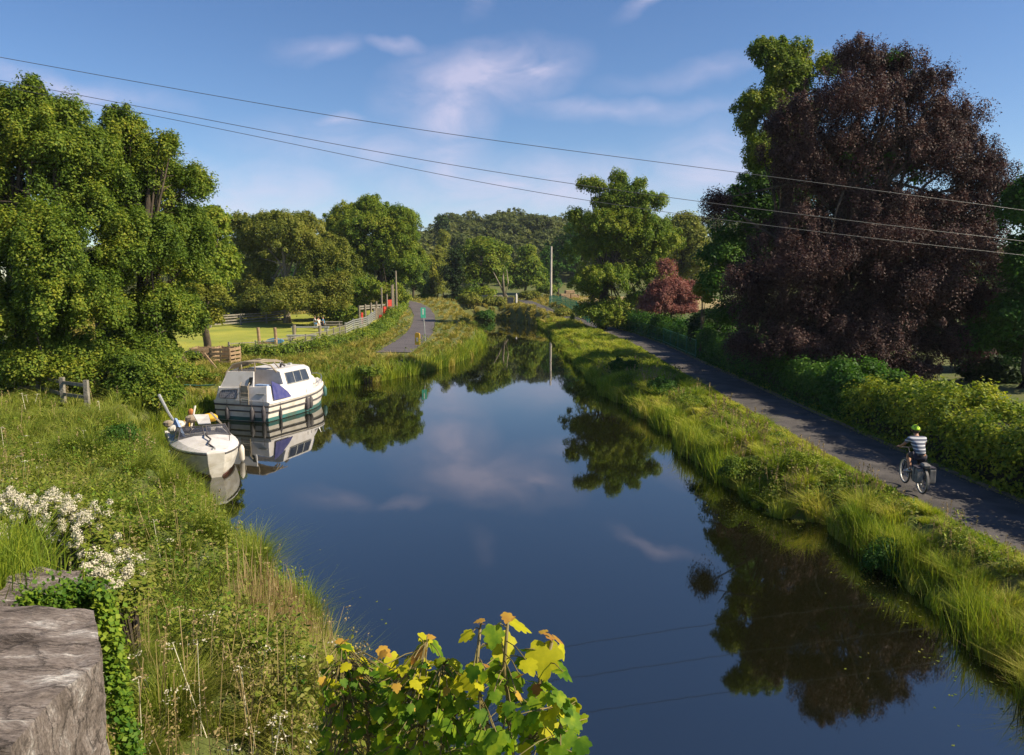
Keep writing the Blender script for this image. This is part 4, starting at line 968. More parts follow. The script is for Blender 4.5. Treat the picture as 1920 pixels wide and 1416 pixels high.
def cruiser():
    Lh, B = 5.9, 1.46
    c = G(454, 789, 0)
    ang = -R(17.5)
    rt = empty('cabin_cruiser', (c.x, c.y, 0), ang, 'white cabin cruiser with raised cabin and blue side cover moored at the bank', 'boat')
    zg = lambda y: .76 + .24 * (y / Lh) ** 2
    ysn = [0, .4, 1.2, 2.2, 3.0, 3.7, 4.3, 4.9, 5.3, 5.6, 5.8, 5.9]
    mb = MB()
    mb.loft([sec(y, hull_x(y, Lh, B), hull_x(y, Lh, B) * (.93 - .25 * (y / Lh) ** 3), zg(y), .05, -.32 * (1 - (y / Lh) ** 6) + .3 * (y / Lh) ** 8) for y in ysn])
    mb.build('hull', M['cream'], rt, bevel=.02)
    def line(z_, out=.0, k=1.0):
        R_ = [(-(hull_x(y, Lh, B) * k + out), y, z_(y)) for y in ysn]
        return R_, [(-x, y, z) for x, y, z in R_]
    for nm, zf, rr, mt in (('rubbing_strake', lambda y: zg(y) - .10, .038, 'rubber'), ('lower_strake', lambda y: (zg(y)) * .55, .034, 'rubber')):
        mb = MB(); a, b = line(zf, .012, .985)
        mb.tube(a, rr, 6); mb.tube(b, rr, 6); mb.tube([a[0], (0, -.012, a[0][2]), b[0]], rr, 6)
        mb.build(nm, M[mt], rt)
    mb = MB()
    for s in (-1, 1):
        pts = [(s * (hull_x(y, Lh, B) * (.945 - .22 * (y / Lh) ** 3) + .012), y, .10) for y in ysn[:9]]
        mb.loft([[(x, y, z - .075), (x + s * .012, y, z - .075), (x + s * .012, y, z + .075), (x, y, z + .075)] for x, y, z in pts])
    mb.box((0, -.012, .10), (B * 1.82, .02, .15))
    mb.build('boot_stripe', M['teal'], rt)
    # deck
    mb = MB(); rings = []
    for y in ysn:
        hx = hull_x(y, Lh, B) + .03
        rings.append([(-hx, y, zg(y) - .01), (-hx, y, zg(y) + .06), (-hx * .9, y, zg(y) + .11), (0, y, zg(y) + .14), (hx * .9, y, zg(y) + .11), (hx, y, zg(y) + .06), (hx, y, zg(y) - .01)])
    mb.loft(rings); mb.build('deck', M['white'], rt, smooth=False, bevel=.015)
    # aft cockpit coaming: tall white stern with a chamfered side, cut for windows
    mb = MB()
    za, zb = .84, 1.42
    prof = [(0, -1.26, 1.26), (1.0, -1.27, 1.27), (2.05, -1.26, 1.26)]
    # transom upper wall
    mb.loft([[(-1.30, -.03, za), (1.30, -.03, za), (1.30, .06, za), (-1.30, .06, za)], [(-1.16, .10, 1.36), (1.22, .10, 1.50), (1.22, .17, 1.50), (-1.16, .17, 1.36)]])
    for s in (-1, 1):
        mb.loft([[(s * 1.30, 0, za), (s * 1.24, 0, za), (s * 1.15, .12, 1.40 if s < 0 else 1.50), (s * 1.22, .12, 1.40 if s < 0 else 1.50)],
                 [(s * 1.34, 1.35, za), (s * 1.28, 1.35, za), (s * 1.17, 1.35, 1.44), (s * 1.23, 1.35, 1.44)]])
    mb.build('cockpit_coaming', M['white'], rt, bevel=.02)
    # cockpit sole and bulkhead seen inside
    mb = MB(); mb.box((0, 1.0, .92), (2.3, 1.9, .04)); mb.box((0, 1.05, 1.1), (1.2, .5, .34)); mb.build('cockpit_seat', M['cream'], rt, bevel=.03)
    # stern window
    mb = MB()
    def tr(x, z):   # point on the sloping transom wall, 1 cm proud
        t = (z - za) / .58
        return (x, -.03 + .13 * t - .012, z)
    poly = [(-1.08, .99), (-1.02, .93), (-.22, .95), (-.20, .98), (-.20, 1.32), (-.95, 1.27), (-1.06, 1.19)]
    mb.loft([[tr(x, z) for x, z in poly], [(tr(x, z)[0], tr(x, z)[1] + .02, z) for x, z in poly]])
    wn = mb.build('stern_window', M['curtain'], rt)
    mb = MB(); mb.tube([(p[0], p[1] - .004, p[2]) for p in [tr(x, z) for x, z in poly + poly[:1]]], .014, 5); mb.build('window_frame', M['rubber'], wn)
    # swim ladder
    mb = MB()
    for s in (.02, .44):
        mb.tube([(s, -.10, .72), (s, -.09, 1.2), (s - .02, -.03, 1.55), (s - .04, .08, 1.62)], .020, 6)
    for z in (.80, 1.0, 1.2): mb.tube([(.02, -.10, z), (.44, -.10, z)], .018, 6)
    mb.box((.23, -.07, 1.28), (.34, .04, .46)); mb.build('swim_ladder', M['tan_canvas'], rt)
    # grab rail and name plate strip
    mb = MB(); mb.box((.95, .02, 1.17), (.42, .03, .035)); mb.build('grab_rail', M['pale_metal'], rt, bevel=.006)
    mb = MB(); mb.box((.25, -.045, .90), (.36, .02, .06)); mb.build('name_plate', M['pale_metal'], rt)
    # wheelhouse walls rise from the cockpit: screens with canvas hoop
    mb = MB()
    mb.loft([[(-1.14, .16, 1.36), (.55, .12, 1.40), (.55, .18, 1.40), (-1.14, .22, 1.36)], [(-.92, .42, 2.02), (.40, .38, 2.06), (.40, .43, 2.06), (-.92, .47, 2.02)]])
    mb.loft([[(-1.17, .16, 1.38), (-1.12, .16, 1.38), (-.90, .42, 2.02), (-.95, .42, 2.02)], [(-1.19, 1.3, 1.40), (-1.14, 1.3, 1.40), (-1.0, 1.3, 2.10), (-1.05, 1.3, 2.10)]])
    mb.build('rear_canopy_screen', M['white'], rt, bevel=.01)
    mb = MB(); mb.box((.36, .215, 1.68), (.16, .05, .32), rx=R(-22)); mb.build('hatch_window', M['glass'], rt)
    mb = MB(); mb.box((.85, .35, 1.50), (.62, .30, .08)); mb.build('folded_cover', M['blue_cloth'], rt, bevel=.02)
    # canvas hoops
    mb = MB()
    mb.tube([(-1.10, .25, 1.45), (-1.0, .42, 2.0), (-.75, .52, 2.32), (-.2, .58, 2.44), (.5, .60, 2.44), (1.0, .75, 2.30), (1.12, .95, 2.0)], .034, 6)
    mb.tube([(-1.12, 1.2, 1.45), (-1.02, 1.25, 2.05), (-.75, 1.3, 2.36), (0, 1.3, 2.50), (.75, 1.3, 2.40), (1.05, 1.25, 2.15)], .03, 6)
    mb.tube([(-.72, .52, 2.33), (-.72, 1.3, 2.37), (-.8, 1.95, 2.2)], .03, 6); mb.tube([(.3, .60, 2.45), (.3, 1.3, 2.49), (.3, 1.95, 2.3)], .03, 6)
    mb.tube([(-.35, .58, 2.43), (-.30, .50, 2.06)], .03, 6); mb.tube([(.33, .58, 2.43), (.36, .5, 2.02)], .03, 6)
    mb.build('canopy_hoop', M['tan_canvas'], rt, smooth=True)
    mb = MB()
    mb.loft([[(-.95, .46, 2.10), (-.7, .54, 2.36), (-.2, .60, 2.48), (.5, .62, 2.48), (.62, .62, 2.46)], [(-1.0, 1.9, 2.14), (-.7, 1.9, 2.36), (-.2, 1.9, 2.44), (.5, 1.9, 2.44), (.85, 1.9, 2.36)]], closed=False, cap0=False, cap1=False)
    o = mb.build('canopy_roof', M['tan_canvas'], rt); sm = o.modifiers.new('s', 'SOLIDIFY'); sm.thickness = .02
    # cabin
    mb = MB()
    def cab(y, zt, wt, wb): zb_ = zg(y) + .08; return [(-wb, y, zb_), (-wb * .99, y, zb_ + (zt - zb_) * .45), (-wt, y, zt - .07), (-wt * .8, y, zt), (wt * .8, y, zt), (wt, y, zt - .07), (wb * .99, y, zb_ + (zt - zb_) * .45), (wb, y, zb_)]
    mb.loft([cab(1.25, 2.05, 1.08, 1.27), cab(3.55, 2.05, .98, 1.14), cab(3.72, 1.98, .95, 1.11)])
    mb.build('wheelhouse', M['white'], rt, bevel=.02)
    mb = MB()
    mb.loft([cab(3.70, 1.60, .92, 1.08), cab(4.3, 1.52, .74, .90), cab(4.85, 1.36, .48, .62), cab(5.1, 1.14, .32, .46)])
    mb.build('fore_cabin', M['white'], rt, bevel=.02)
    # raked windscreen joins wheelhouse to fore cabin
    mb = MB(); mb.loft([[(-.93, 3.72, 1.96), (.93, 3.72, 1.96), (.96, 3.73, 1.58), (-.96, 3.73, 1.58)], [(-.92, 3.75, 1.96), (.92, 3.75, 1.96), (.86, 4.12, 1.58), (-.86, 4.12, 1.58)]])
    mb.build('windscreen', M['glass'], rt)
    def side_window(name, y0, y1, z0, z1, wb, s, mat='glass', skew=.0):
        m_ = MB()
        def X(y, z):
            zb_ = zg(y) + .08; zt = 2.05 if y < 3.7 else 1.5 - (y - 4.2) * .3
            zm = zb_ + (zt - zb_) * .45; wt = (1.08 - (y - 1.25) * .0435) if y < 3.7 else .92 - (y - 3.7) * .36
            wbb = (1.27 - (y - 1.25) * .0565) if y < 3.7 else 1.08 - (y - 3.7) * .34
            wm_ = wbb * .99
            return wm_ + (wt - wm_) * max(0, (z - zm) / (zt - .07 - zm)) if z > zm else wbb
        q = [(y0, z0), (y1, z0), (y1 + skew, z1 - .04), (y1 + skew - .08, z1), (y0, z1)]
        a = [(s * (X(y, z) + .022), y, z) for y, z in q]; b = [(s * (X(y, z) - .02), y, z) for y, z in q]
        m_.loft([a, b]); w_ = m_.build(name, M[mat], rt)
        f_ = MB(); f_.tube([(p[0] + s * .003, p[1], p[2]) for p in a + a[:1]], .015, 5)
        if name == 'cabin_window':
            for yy in (y0 + (y1 - y0) * .34, y0 + (y1 - y0) * .66):
                f_.tube([(s * (X(yy, z0) + .03), yy, z0), (s * (X(yy, z1) + .03), yy, z1)], .016, 5)
        f_.build('window_frame', M['pale_metal'], w_)
        return w_
    for s in (-1, 1):
        side_window('cabin_window', 1.55, 3.35, 1.42, 1.90, 0, s, skew=-.06)
        side_window('fore_window', 3.95, 4.72, 1.10, 1.38, 0, s, 'curtain', skew=-.2)
    # navy side cover at the starboard corner
    mb = MB()
    mb.loft([[(1.39, .35, .90), (1.42, 1.55, .88), (1.38, 1.35, 1.12), (1.33, .85, 1.48), (1.28, .35, 1.70)], [(1.36, .37, .90), (1.39, 1.53, .88), (1.35, 1.33, 1.12), (1.30, .85, 1.46), (1.25, .37, 1.67)]])
    mb.build('side_cover', M['navy'], rt)
    # foredeck rail, bow roller, vent, horn light
    mb = MB()
    for s in (-1, 1):
        pts = [(s * hull_x(y, Lh, B) * .93, y, zg(y) + .36) for y in (4.3, 4.9, 5.3, 5.6)] + [(0, 5.85, zg(5.8) + .38)]
        mb.tube([(pts[0][0], 4.15, zg(4.2) + .1)] + pts, .014, 6)
        for p in pts[1:4]: mb.tube([p, (p[0], p[1], p[2] - .3)], .012, 5)
    mb.build('bow_rail', M['steel'], rt)
    mb = MB(); mb.loft([[(.1, 3.2, 2.05), (.3, 3.2, 2.05), (.3, 3.4, 2.05), (.1, 3.4, 2.05)], [(.14, 3.26, 2.14), (.26, 3.26, 2.14), (.26, 3.34, 2.14), (.14, 3.34, 2.14)]]); mb.build('roof_vent', M['pale_metal'], rt); mb = MB(); mb.tube([(-.3, 3.3, 2.05), (-.3, 3.3, 2.25)], .03, 8); mb.build('mast_stub', M['pale_metal'], rt)
    mb = MB(); mb.tube([(.45, 2.2, 2.06), (.5, 2.2, 2.2), (.62, 2.1, 2.24), (.7, 2.2, 2.12)], .05, 7); mb.build('rope_coil', M['rubber'], rt)
    # fenders
    def fender(p, l, r_, mat='rubber'):
        m_ = MB(); x, y, z = p
        m_.tube([(x, y, z + .05), (x, y, z - .02), (x, y, z - l * .2), (x, y, z - l * .8), (x, y, z - l), (x, y, z - l - .03)], [.015, r_ * .5, r_, r_, r_ * .6, .01], 9)
        f = m_.build('fender', M[mat], rt, smooth=True)
        q = MB(); q.tube([(x, y, z + .03), (x * .99, y, z + .32)], .010, 5); q.build('line', M['rubber'], f)
    fender((-.62, -.14, .58), .52, .095); fender((.62, -.14, .60), .56, .10); fender((1.16, -.10, .66), .62, .09)
    fender((1.40, .75, .52), .5, .06)
    fender((1.44, 2.7, .72), .60, .11); fender((1.43, 3.0, .70), .55, .10)
    fender((.42, 5.85, .72), .48, .10, 'teal')
    return rt
cruiser()
def rope(label, pts, mat='rope', r_=.012, name='mooring_rope'):
    mb = MB(); p0 = Vector(pts[0])
    mb.tube([Vector(p) - p0 for p in pts], r_, 5)
    o = mb.build(name, M[mat]); o.location = p0
    return tag(o, label, 'rope')
a, b = D(403, 722, 32.2), D(346, 722, 33.5)
rope('green mooring rope running level from the cabin cruiser into the bank', [a, a.lerp(b, .5) - Vector((0, 0, .03)), b], r_=.028)

# ------------------------------------------------------------------ small open boat
def day_boat():
    Lh, B = 5.2, 1.0
    stem = G(408, 897, 0)
    head = Vector((.50, -.866, 0))
    st = stem - head * (Lh - .15)
    ang = math.atan2(head.y, head.x) - R(90)
    rt = empty('day_boat', (st.x, st.y, 0), ang, 'small weathered white boat with blue cover and cluttered cockpit, bow toward the open water', 'boat')
    zg = lambda y: .56 + .20 * (y / Lh) ** 2
    ysn = [0, .5, 1.3, 2.1, 2.8, 3.4, 3.9, 4.3, 4.65, 4.88, 5.0]
    mb = MB(); rings = []
    for y in ysn:
        hx = hull_x(y, Lh, B, 2.4, .9); t = y / Lh
        h = [(0, -.25 + .14 * t ** 6), (hx * .62 * (1 - .3 * t ** 3), -.12), (hx * .86 * (1 - .18 * t ** 3), .10), (hx * .90 * (1 - .14 * t ** 3), .12), (hx * .97, zg(y) * .62), (hx, zg(y))]
        rake = .0
        rings.append([(x, y - .10 * (1 - z / .7) * t ** 4, z) for x, z in h] + [(-x, y - .10 * (1 - z / .7) * t ** 4, z) for x, z in h[::-1][:-1]])
    mb.loft(rings); mb.build('hull', M['grey_hull'], rt, bevel=.012)
    mb = MB(); rings = []
    for y in ysn:
        hx = hull_x(y, Lh, B, 2.4, .9) ; t = y / Lh
        e = .012; k = (1 - .18 * t ** 3)
        h = [(hx * .62 * (1 - .3 * t ** 3) + e, -.13), (hx * .86 * k + e, .085)]
        rings.append([(h[0][0], y + e * (y > 4) - .11 * t ** 4, h[0][1]), (h[1][0], y + e * (y > 4) - .085 * t ** 4, h[1][1]), (-h[1][0], y + e * (y > 4) - .085 * t ** 4, h[1][1]), (-h[0][0], y + e * (y > 4) - .11 * t ** 4, h[0][1])])
    mb.loft(rings, closed=False, cap0=False, cap1=False)
    v = mb; v.f = [f for i, f in enumerate(v.f) if i % 3 != 1]
    o = v.build('antifoul_band', M['antifoul'], rt)
    # gunwale rim black + white deck edge
    mb = MB()
    for s in (-1, 1): mb.tube([(s * (hull_x(y, Lh, B, 2.4, .9) + .01), y, zg(y) - .015) for y in ysn], .026, 6)
    mb.build('rubbing_strake', M['rubber'], rt)
    mb = MB(); rings = []
    for y in [2.35, 2.8, 3.4, 3.9, 4.3, 4.65, 4.88, 5.0]:
        hx = hull_x(y, Lh, B, 2.4, .9) + .015; c_ = max(0, 1 - ((y - 2.3) / 2.7) ** 1.6)
        z = zg(y)
        rings.append([(-hx, y, z), (-hx, y, z + .05), (-hx * .8, y, z + .07 + .14 * c_), (-hx * .35, y, z + .08 + .24 * c_), (0, y, z + .09 + .26 * c_), (hx * .35, y, z + .08 + .24 * c_), (hx * .8, y, z + .07 + .14 * c_), (hx, y, z + .05), (hx, y, z)])
    mb.loft(rings); mb.build('foredeck', M['white'], rt, bevel=.01)
    mb = MB()
    for s in (-1, 1):
        mb.loft([[(s * (hull_x(y, Lh, B, 2.4, .9) + .015), y, zg(y)), (s * (hull_x(y, Lh, B, 2.4, .9) - .16), y, zg(y)), (s * (hull_x(y, Lh, B, 2.4, .9) - .16), y, zg(y) + .10), (s * (hull_x(y, Lh, B, 2.4, .9) + .0), y, zg(y) + .08)] for y in (0, .8, 1.6, 2.4)])
    mb.box((0, .06, zg(0)), (1.9, .12, .2)); mb.box((0, 1.2, .18), (1.5, 2.2, .04)); mb.build('side_deck', M['white'], rt, bevel=.01)
    # windscreen frame and panes
    mb = MB(); P = [(-.86, 2.15, .70), (-.80, 2.75, .82), (-.05, 3.05, .90), (.05, 3.05, .90), (.80, 2.75, .82), (.86, 2.15, .70)]
    T = [(-.74, 2.0, 1.10), (-.68, 2.45, 1.16), (-.05, 2.70, 1.20), (.05, 2.70, 1.20), (.68, 2.45, 1.16), (.74, 2.0, 1.10)]
    mb.tube(T, .018, 5); mb.tube(P, .018, 5)
    for p, q in zip(P, T): mb.tube([p, q], .018, 5)
    mb.build('windscreen_frame', M['rubber'], rt)
    for i in (0, 1, 3, 4):
        m_ = MB(); a, b, c_, d_ = [Vector(v) for v in (P[i], P[i + 1], T[i + 1], T[i])]
        n_ = (b - a).cross(d_ - a).normalized() * .004
        m_.loft([[a - n_, b - n_, c_ - n_, d_ - n_], [a + n_, b + n_, c_ + n_, d_ + n_]]); m_.build('windscreen_pane', M['clear'], rt)
    # cover boards over the cockpit
    mb = MB()
    mb.loft([[(-.35, 1.2, 1.28), (.12, 1.1, 1.30), (.12, 2.3, 1.18), (-.22, 2.6, 1.22)], [(-.35, 1.2, 1.32), (.12, 1.1, 1.34), (.12, 2.3, 1.22), (-.22, 2.6, 1.26)]])
    mb.build('cockpit_board', M['white'], rt, bevel=.01)
    mb = MB(); mb.loft([[(-.62, .2, 1.20), (-.95, .5, .72), (-.92, 2.2, .70), (-.70, 2.0, 1.05), (-.45, 1.0, 1.36)], [(-.58, .2, 1.18), (-.91, .5, .70), (-.88, 2.2, .68), (-.66, 2.0, 1.03), (-.41, 1.0, 1.34)]])
    mb.build('canvas_cover', M['tan_canvas'], rt)
    mb = MB(); mb.loft([[(.98, 1.55, .62), (.60, 2.72, .80), (.74, 1.5, 1.34)], [(.90, 1.50, .62), (.52, 2.66, .80), (.66, 1.45, 1.30)]])
    mb.build('side_cover', M['blue_cloth'], rt)
    # foredeck rope lying across, cleat, lettering strip
    mb = MB(); mb.tube([(.0, 3.05, 1.02), (.05, 3.4, 1.02), (-.02, 3.9, .98), (.12, 4.3, .93), (.0, 4.7, .86), (0, 4.97, .80)], .026, 6); mb.build('deck_rope', M['rubber'], rt, smooth=True)
    mb = MB(); mb.box((0, 4.72, .855), (.05, .16, .05)); mb.box((.06, 4.8, .87), (.03, .12, .03)); mb.build('cleat', M['pale_metal'], rt, bevel=.006)
    mb = MB(); mb.tube([(-.60, 3.7, .80), (-.60, 3.7, 1.42)], .012, 5); mb.build('stanchion', M['rubber'], rt)
    # outboard motor under a yellow bag at the stern
    mb = MB(); mb.tube([(0, -.22, .95), (0, -.25, .3), (0, -.28, -.2)], .07, 8); mb.build('outboard_leg', M['black'], rt)
    for s, yy, mt in ((1, 2.9, 'cream'), (-1, 3.2, 'cream')):
        m_ = MB(); x = s * (hull_x(yy, Lh, B, 2.4, .9) + .10)
        m_.tube([(x, yy, .56), (x, yy, .50), (x, yy, .42), (x, yy, .08), (x, yy, .0)], [.02, .06, .085, .085, .03], 9); m_.build('fender', M[mt], rt, smooth=True)
    return rt, st, head
rt_, st_, hd_ = day_boat()
MW = Matrix.Translation(rt_.location) @ Matrix.Rotation(rt_.rotation_euler[2], 4, 'Z')
def inboat(x, y, z): return MW @ Vector((x, y, z))
# things lying in the small boat
def blob(name, label, cat, c, r_, mat, seed, sq=(1, 1, 1), group=None, n=10):
    r = np.random.default_rng(seed); mb = MB(); rings = []
    for i in range(7):
        t = math.pi * (i + .5) / 7; rr = math.sin(t)
        rings.append([(math.cos(a) * rr * r_ * sq[0] * r.uniform(.8, 1.15), math.sin(a) * rr * r_ * sq[1] * r.uniform(.8, 1.15), -math.cos(t) * r_ * sq[2]) for a in (2 * math.pi * k / n for k in range(n))])
    mb.loft(rings); o = mb.build(name, M[mat], smooth=False, bevel=0); o.location = c
    return tag(o, label, cat, group)
blob('dry_bag', 'big yellow bag heaped at the stern of the small boat', 'bag', inboat(-.55, -.1, .98), .21, 'yellow', 1, (1.5, .9, .75))
blob('buoy', 'small orange-yellow buoy hanging below the yellow bag', 'buoy', inboat(.30, .35, .88), .15, 'yellow', 2, (1, 1, 1.1))
blob('life_jacket', 'orange life jacket draped over the stern post of the small boat', 'life jacket', inboat(.05, -.1, 1.22), .11, 'orange', 3, (1, .7, 1.3))
for i, (x, y, z, r_, mt, nm, lab) in enumerate([
        (.50, .9, .95, .22, 'tan_canvas', 'sack', 'tan sack nearest the bank in the small boat cockpit'), (.78, 1.7, .98, .20, 'cream', 'sack', 'pale sack on top of the heap behind the windscreen'), (.62, 1.3, 1.08, .17, 'cream', 'sack', 'pale sack beside the pale blue cover'),
        (.15, .7, 1.12, .18, 'tan_canvas', 'sack', 'tan sack at the middle of the cockpit heap'), (.45, 1.8, .95, .15, 'rubber', 'sack', 'dark bundle just behind the windscreen'), (.85, .6, 1.0, .16, 'tan_canvas', 'sack', 'tan bundle at the stern corner over the bank')]):
    blob(nm, lab, 'sack', inboat(x, y, z), r_, mt, 10 + i, (1.2, 1, .8), group='bundles heaped in the small boat')
mb = MB(); a, b = inboat(.55, .3, .8), inboat(.95, -1.3, 1.75)
mb.tube([(0, 0, 0), (b - a) * .5 + Vector((0, 0, -.06)), b - a], [.05, .05, .06], 7); o = mb.build('boat_pole', M['pale_metal']); o.location = a
tag(o, 'grey pole slanting up over the bank from the small boat stern', 'pole')
for i, (p, q, lab) in enumerate([((.1, .1, .7), (-.1, -.1, 1.45), 'short pale post upright at the small boat stern')]):
    mb = MB(); a, b = inboat(*p), inboat(*q); mb.tube([(0, 0, 0), b - a], .035, 6); o = mb.build('stern_post', M['cream']); o.location = a; tag(o, lab, 'post')
a, b = inboat(.9, .5, .65), G(322, 800, .8)
rope('pale mooring rope from the small boat to the overgrown bank', [a, a.lerp(b, .5) - Vector((0, 0, .08)), b], 'cream', .014)

# ------------------------------------------------------------------ park furniture
def gz(px, py, z=1.0): 
    p = G(px, py, z); return Vector((p.x, p.y, h1(p.x, p.y)))
def fence(label, pts, ht, rails, mat, post_gap=2.2, pw=.10, name='fence', mesh=False, railw=.03, railh=.09, cat='fence', post_over=.08):
    P = [gz(*q) if len(q) > 1 and not isinstance(q, Vector) else q for q in pts]
    rt = empty(name, P[0], 0, label, cat)
    o0 = P[0]
    posts = []
    for a, b in zip(P[:-1], P[1:]):
        n_ = max(1, round((b - a).length / post_gap))
        for i in range(n_): posts.append(a.lerp(b, i / n_))
    posts.append(P[-1])
    posts = [Vector((p.x, p.y, h1(p.x, p.y))) for p in posts]
    for p in posts:
        m_ = MB(); m_.box((p.x - o0.x, p.y - o0.y, p.z - o0.z + ht / 2 - .1), (pw, pw, ht + .2 + post_over)); m_.build('post', M[mat], rt)
    m_ = MB()
    for z in rails:
        for a, b in zip(posts[:-1], posts[1:]):
            v = b - a; L_ = v.length - pw - .004
            if L_ <= 0: continue
            c_ = (a + b) / 2 - o0; rz = math.atan2(v.y, v.x); ry = -math.asin(max(-1, min(1, v.z / max(.01, v.length))))
            m_.box((c_.x, c_.y, c_.z + z), (L_, railw, railh), rz, ry)
    m_.build('rails', M[mat], rt)
    if mesh:
        m_ = MB()
        for a, b in zip(posts[:-1], posts[1:]):
            v = b - a; n_ = int(v.length / mesh)
            for i in range(n_):
                p = a.lerp(b, (i + .5) / n_) - o0
                m_.box((p.x, p.y, p.z + ht / 2), (.012, .012, ht - .06), math.atan2(v.y, v.x))
        m_.build('wire_mesh', M[mat], rt)
    return rt
fence('weathered grey post and rail fence along the far edge of the lawn', [(352, 617), (395, 618), (452, 614), (500, 611), (540, 609)], 1.25, (.35, .65, .95, 1.2), 'grey_timber', 3.0, .16, railh=.14)
fence('pale grey slatted fence curving along the near edge of the lawn', [(648, 627), (690, 617), (715, 607), Vector((-13.9, 86, 0))], 1.1, (.2, .4, .6, .8, 1.0), 'pale_metal', 2.6, .12, mesh=.12, railh=.07)
fence('low brownish mesh fence around the near lawn corner', [(430, 668), (480, 662), (545, 655), (600, 645), (648, 628.5)], 1.0, (.15, .5, .92), 'grey_timber', 2.4, .10, mesh=.16, railh=.05)
# timber play frame: posts, low board; rounded blue board beside it
o0 = gz(486, 652)
rt = empty('timber_play_frame', o0, 0, 'pale timber play frame of two posts with a board low between them on the lawn edge', 'frame')
for dx in (0, 1.25):
    m_ = MB(); m_.tube([(dx, 0, -.1), (dx + .02, 0, .7), (dx - .03, 0, 1.55)], .12, 7); m_.build('post', M['tan_timber'], rt)
m_ = MB(); m_.box((.62, 0, .42), (1.1, .08, .16)); m_.box((.62, .02, .12), (1.1, .08, .14)); m_.build('board', M['tan_timber'], rt)
rt = empty('play_board', gz(516, 650), 0, 'rounded sky-blue play board beside the pale timber play frame', 'play board')
m_ = MB(); m_.loft([[(math.cos(a) * .62 * (1 + .12 * math.cos(2 * a)), y, .45 + math.sin(a) * .24) for a in np.linspace(0, 2 * math.pi, 14, endpoint=False)] for y in (-.08, .08)]); m_.build('panel', M['blue'], rt, bevel=.03)  # flat rounded blue board, not a hollow tunnel
m_ = MB(); m_.box((-.45, 0, .12), (.08, .08, .5)); m_.box((.45, 0, .12), (.08, .08, .5)); m_.build('feet', M['tan_timber'], rt)
# low pale wall / bench slab and dark planter
def bench_slab(label, px, py, l, name='concrete_bench'):
    o0 = gz(px, py); rt = empty(name, o0, 0, label, 'bench')
    m_ = MB(); m_.box((0, 0, .44), (l, .5, .12)); m_.build('seat', M['pale_metal'], rt, bevel=.02)
    for s in (-1, 1):
        m_ = MB(); m_.box((s * (l / 2 - .25), 0, .19), (.3, .44, .378)); m_.build('leg', M['pale_metal'], rt)
    return rt
bench_slab('long low grey bench slab in front of the picnic table', 582, 624, 3.6)
bench_slab('shorter grey bench slab at the near lawn fence', 566, 640, 2.4)
for px, py, lab in ((552, 636, 'stout wooden post by the end of the grey bench slab'), (600, 628, 'stubby pale wooden post before the seated people')):
    m_ = MB(); m_.tube([(0, 0, -.1), (0, 0, .6), (.02, 0, 1.25 if px < 570 else .8)], .15, 8); o = m_.build('wooden_post', M['timber']); o.location = gz(px, py); tag(o, lab, 'post')
# picnic table
def picnic():
    rt = empty('picnic_table', gz(624, 617), R(10), 'grey picnic table under the trees beside the seated people', 'picnic table')
    m_ = MB(); m_.box((0, 0, .74), (2.0, .8, .05)); m_.build('table_top', M['grey_timber'], rt, bevel=.01)
    for s in (-1, 1):
        m_ = MB(); m_.box((0, s * .75, .45), (2.0, .28, .05)); m_.build('seat', M['grey_timber'], rt, bevel=.01)
        m_ = MB(); m_.tube([(s * .7, -.8, 0), (s * .7, -.3, .71)], .05, 5); m_.tube([(s * .7, .8, 0), (s * .7, .3, .71)], .05, 5); m_.box((s * .7, 0, .40), (.06, 1.5, .08)); m_.build('leg', M['grey_timber'], rt)
picnic()
# red and timber play fort along the fence
def fort():
    P = [Vector((-16.2, 79.5, h1(-16.2, 79.5))), Vector((-14.1, 88, h1(-14.1, 88)))]
    v = P[1] - P[0]; rz = math.atan2(v.y, v.x); Ln = v.length
    rt = empty('play_fort', P[0], rz, 'timber play fort with red panels at the end of the lawn', 'play structure')
    n_ = 7
    for i in range(n_):
        x = Ln * i / (n_ - 1); h = 2.1 + .12 * i + (1.4 if i in (4, 6) else .0) + (.5 if i == 5 else 0)
        m_ = MB(); m_.tube([(x, 0, -.2), (x, 0, h)], .11, 6); m_.build('post', M['timber'], rt)
    for z, x1 in ((2.0, .8), (1.75, .6)):
        m_ = MB(); m_.box((Ln * x1 / 2, .12, z), (Ln * x1, .08, .16)); m_.build('beam', M['grey_timber'], rt)
    m_ = MB()
    for k in range(9): m_.box((Ln * (.42 + .03 * k), 0, .95), (Ln * .016, .10, 1.5))
    m_.build('board_screen', M['timber'], rt)
    for x, z, w_, h_ in ((Ln * .05, .75, Ln * .05, 1.2), (Ln * .74, 1.1, Ln * .09, 1.4), (Ln * .90, 1.5, Ln * .13, 2.1), (Ln * .60, .5, Ln * .08, .8)):
        m_ = MB(); m_.box((x, -.08, z), (w_, .06, h_)); m_.box((x, -.12, z + h_ * .3), (w_ * .8, .03, .1)); m_.build('red_panel', M['red'], rt)
fort()
for i, (px, py, hh, lab) in enumerate([(744, 586, 5.2, 'tallest bare timber post at the end of the play fort'), (738, 588, 3.6, 'shorter bare timber post beside the tallest one')]):
    yy = 89.5 - i; p = Vector(((px - 960) / FPX * yy, yy, h1((px - 960) / FPX * yy, yy))); m_ = MB(); m_.tube([(0, 0, -.2), (.03, 0, hh * .5), (0, 0, hh)], [.14, .12, .10], 8); o = m_.build('timber_post', M['timber']); o.location = p; tag(o, lab, 'post')
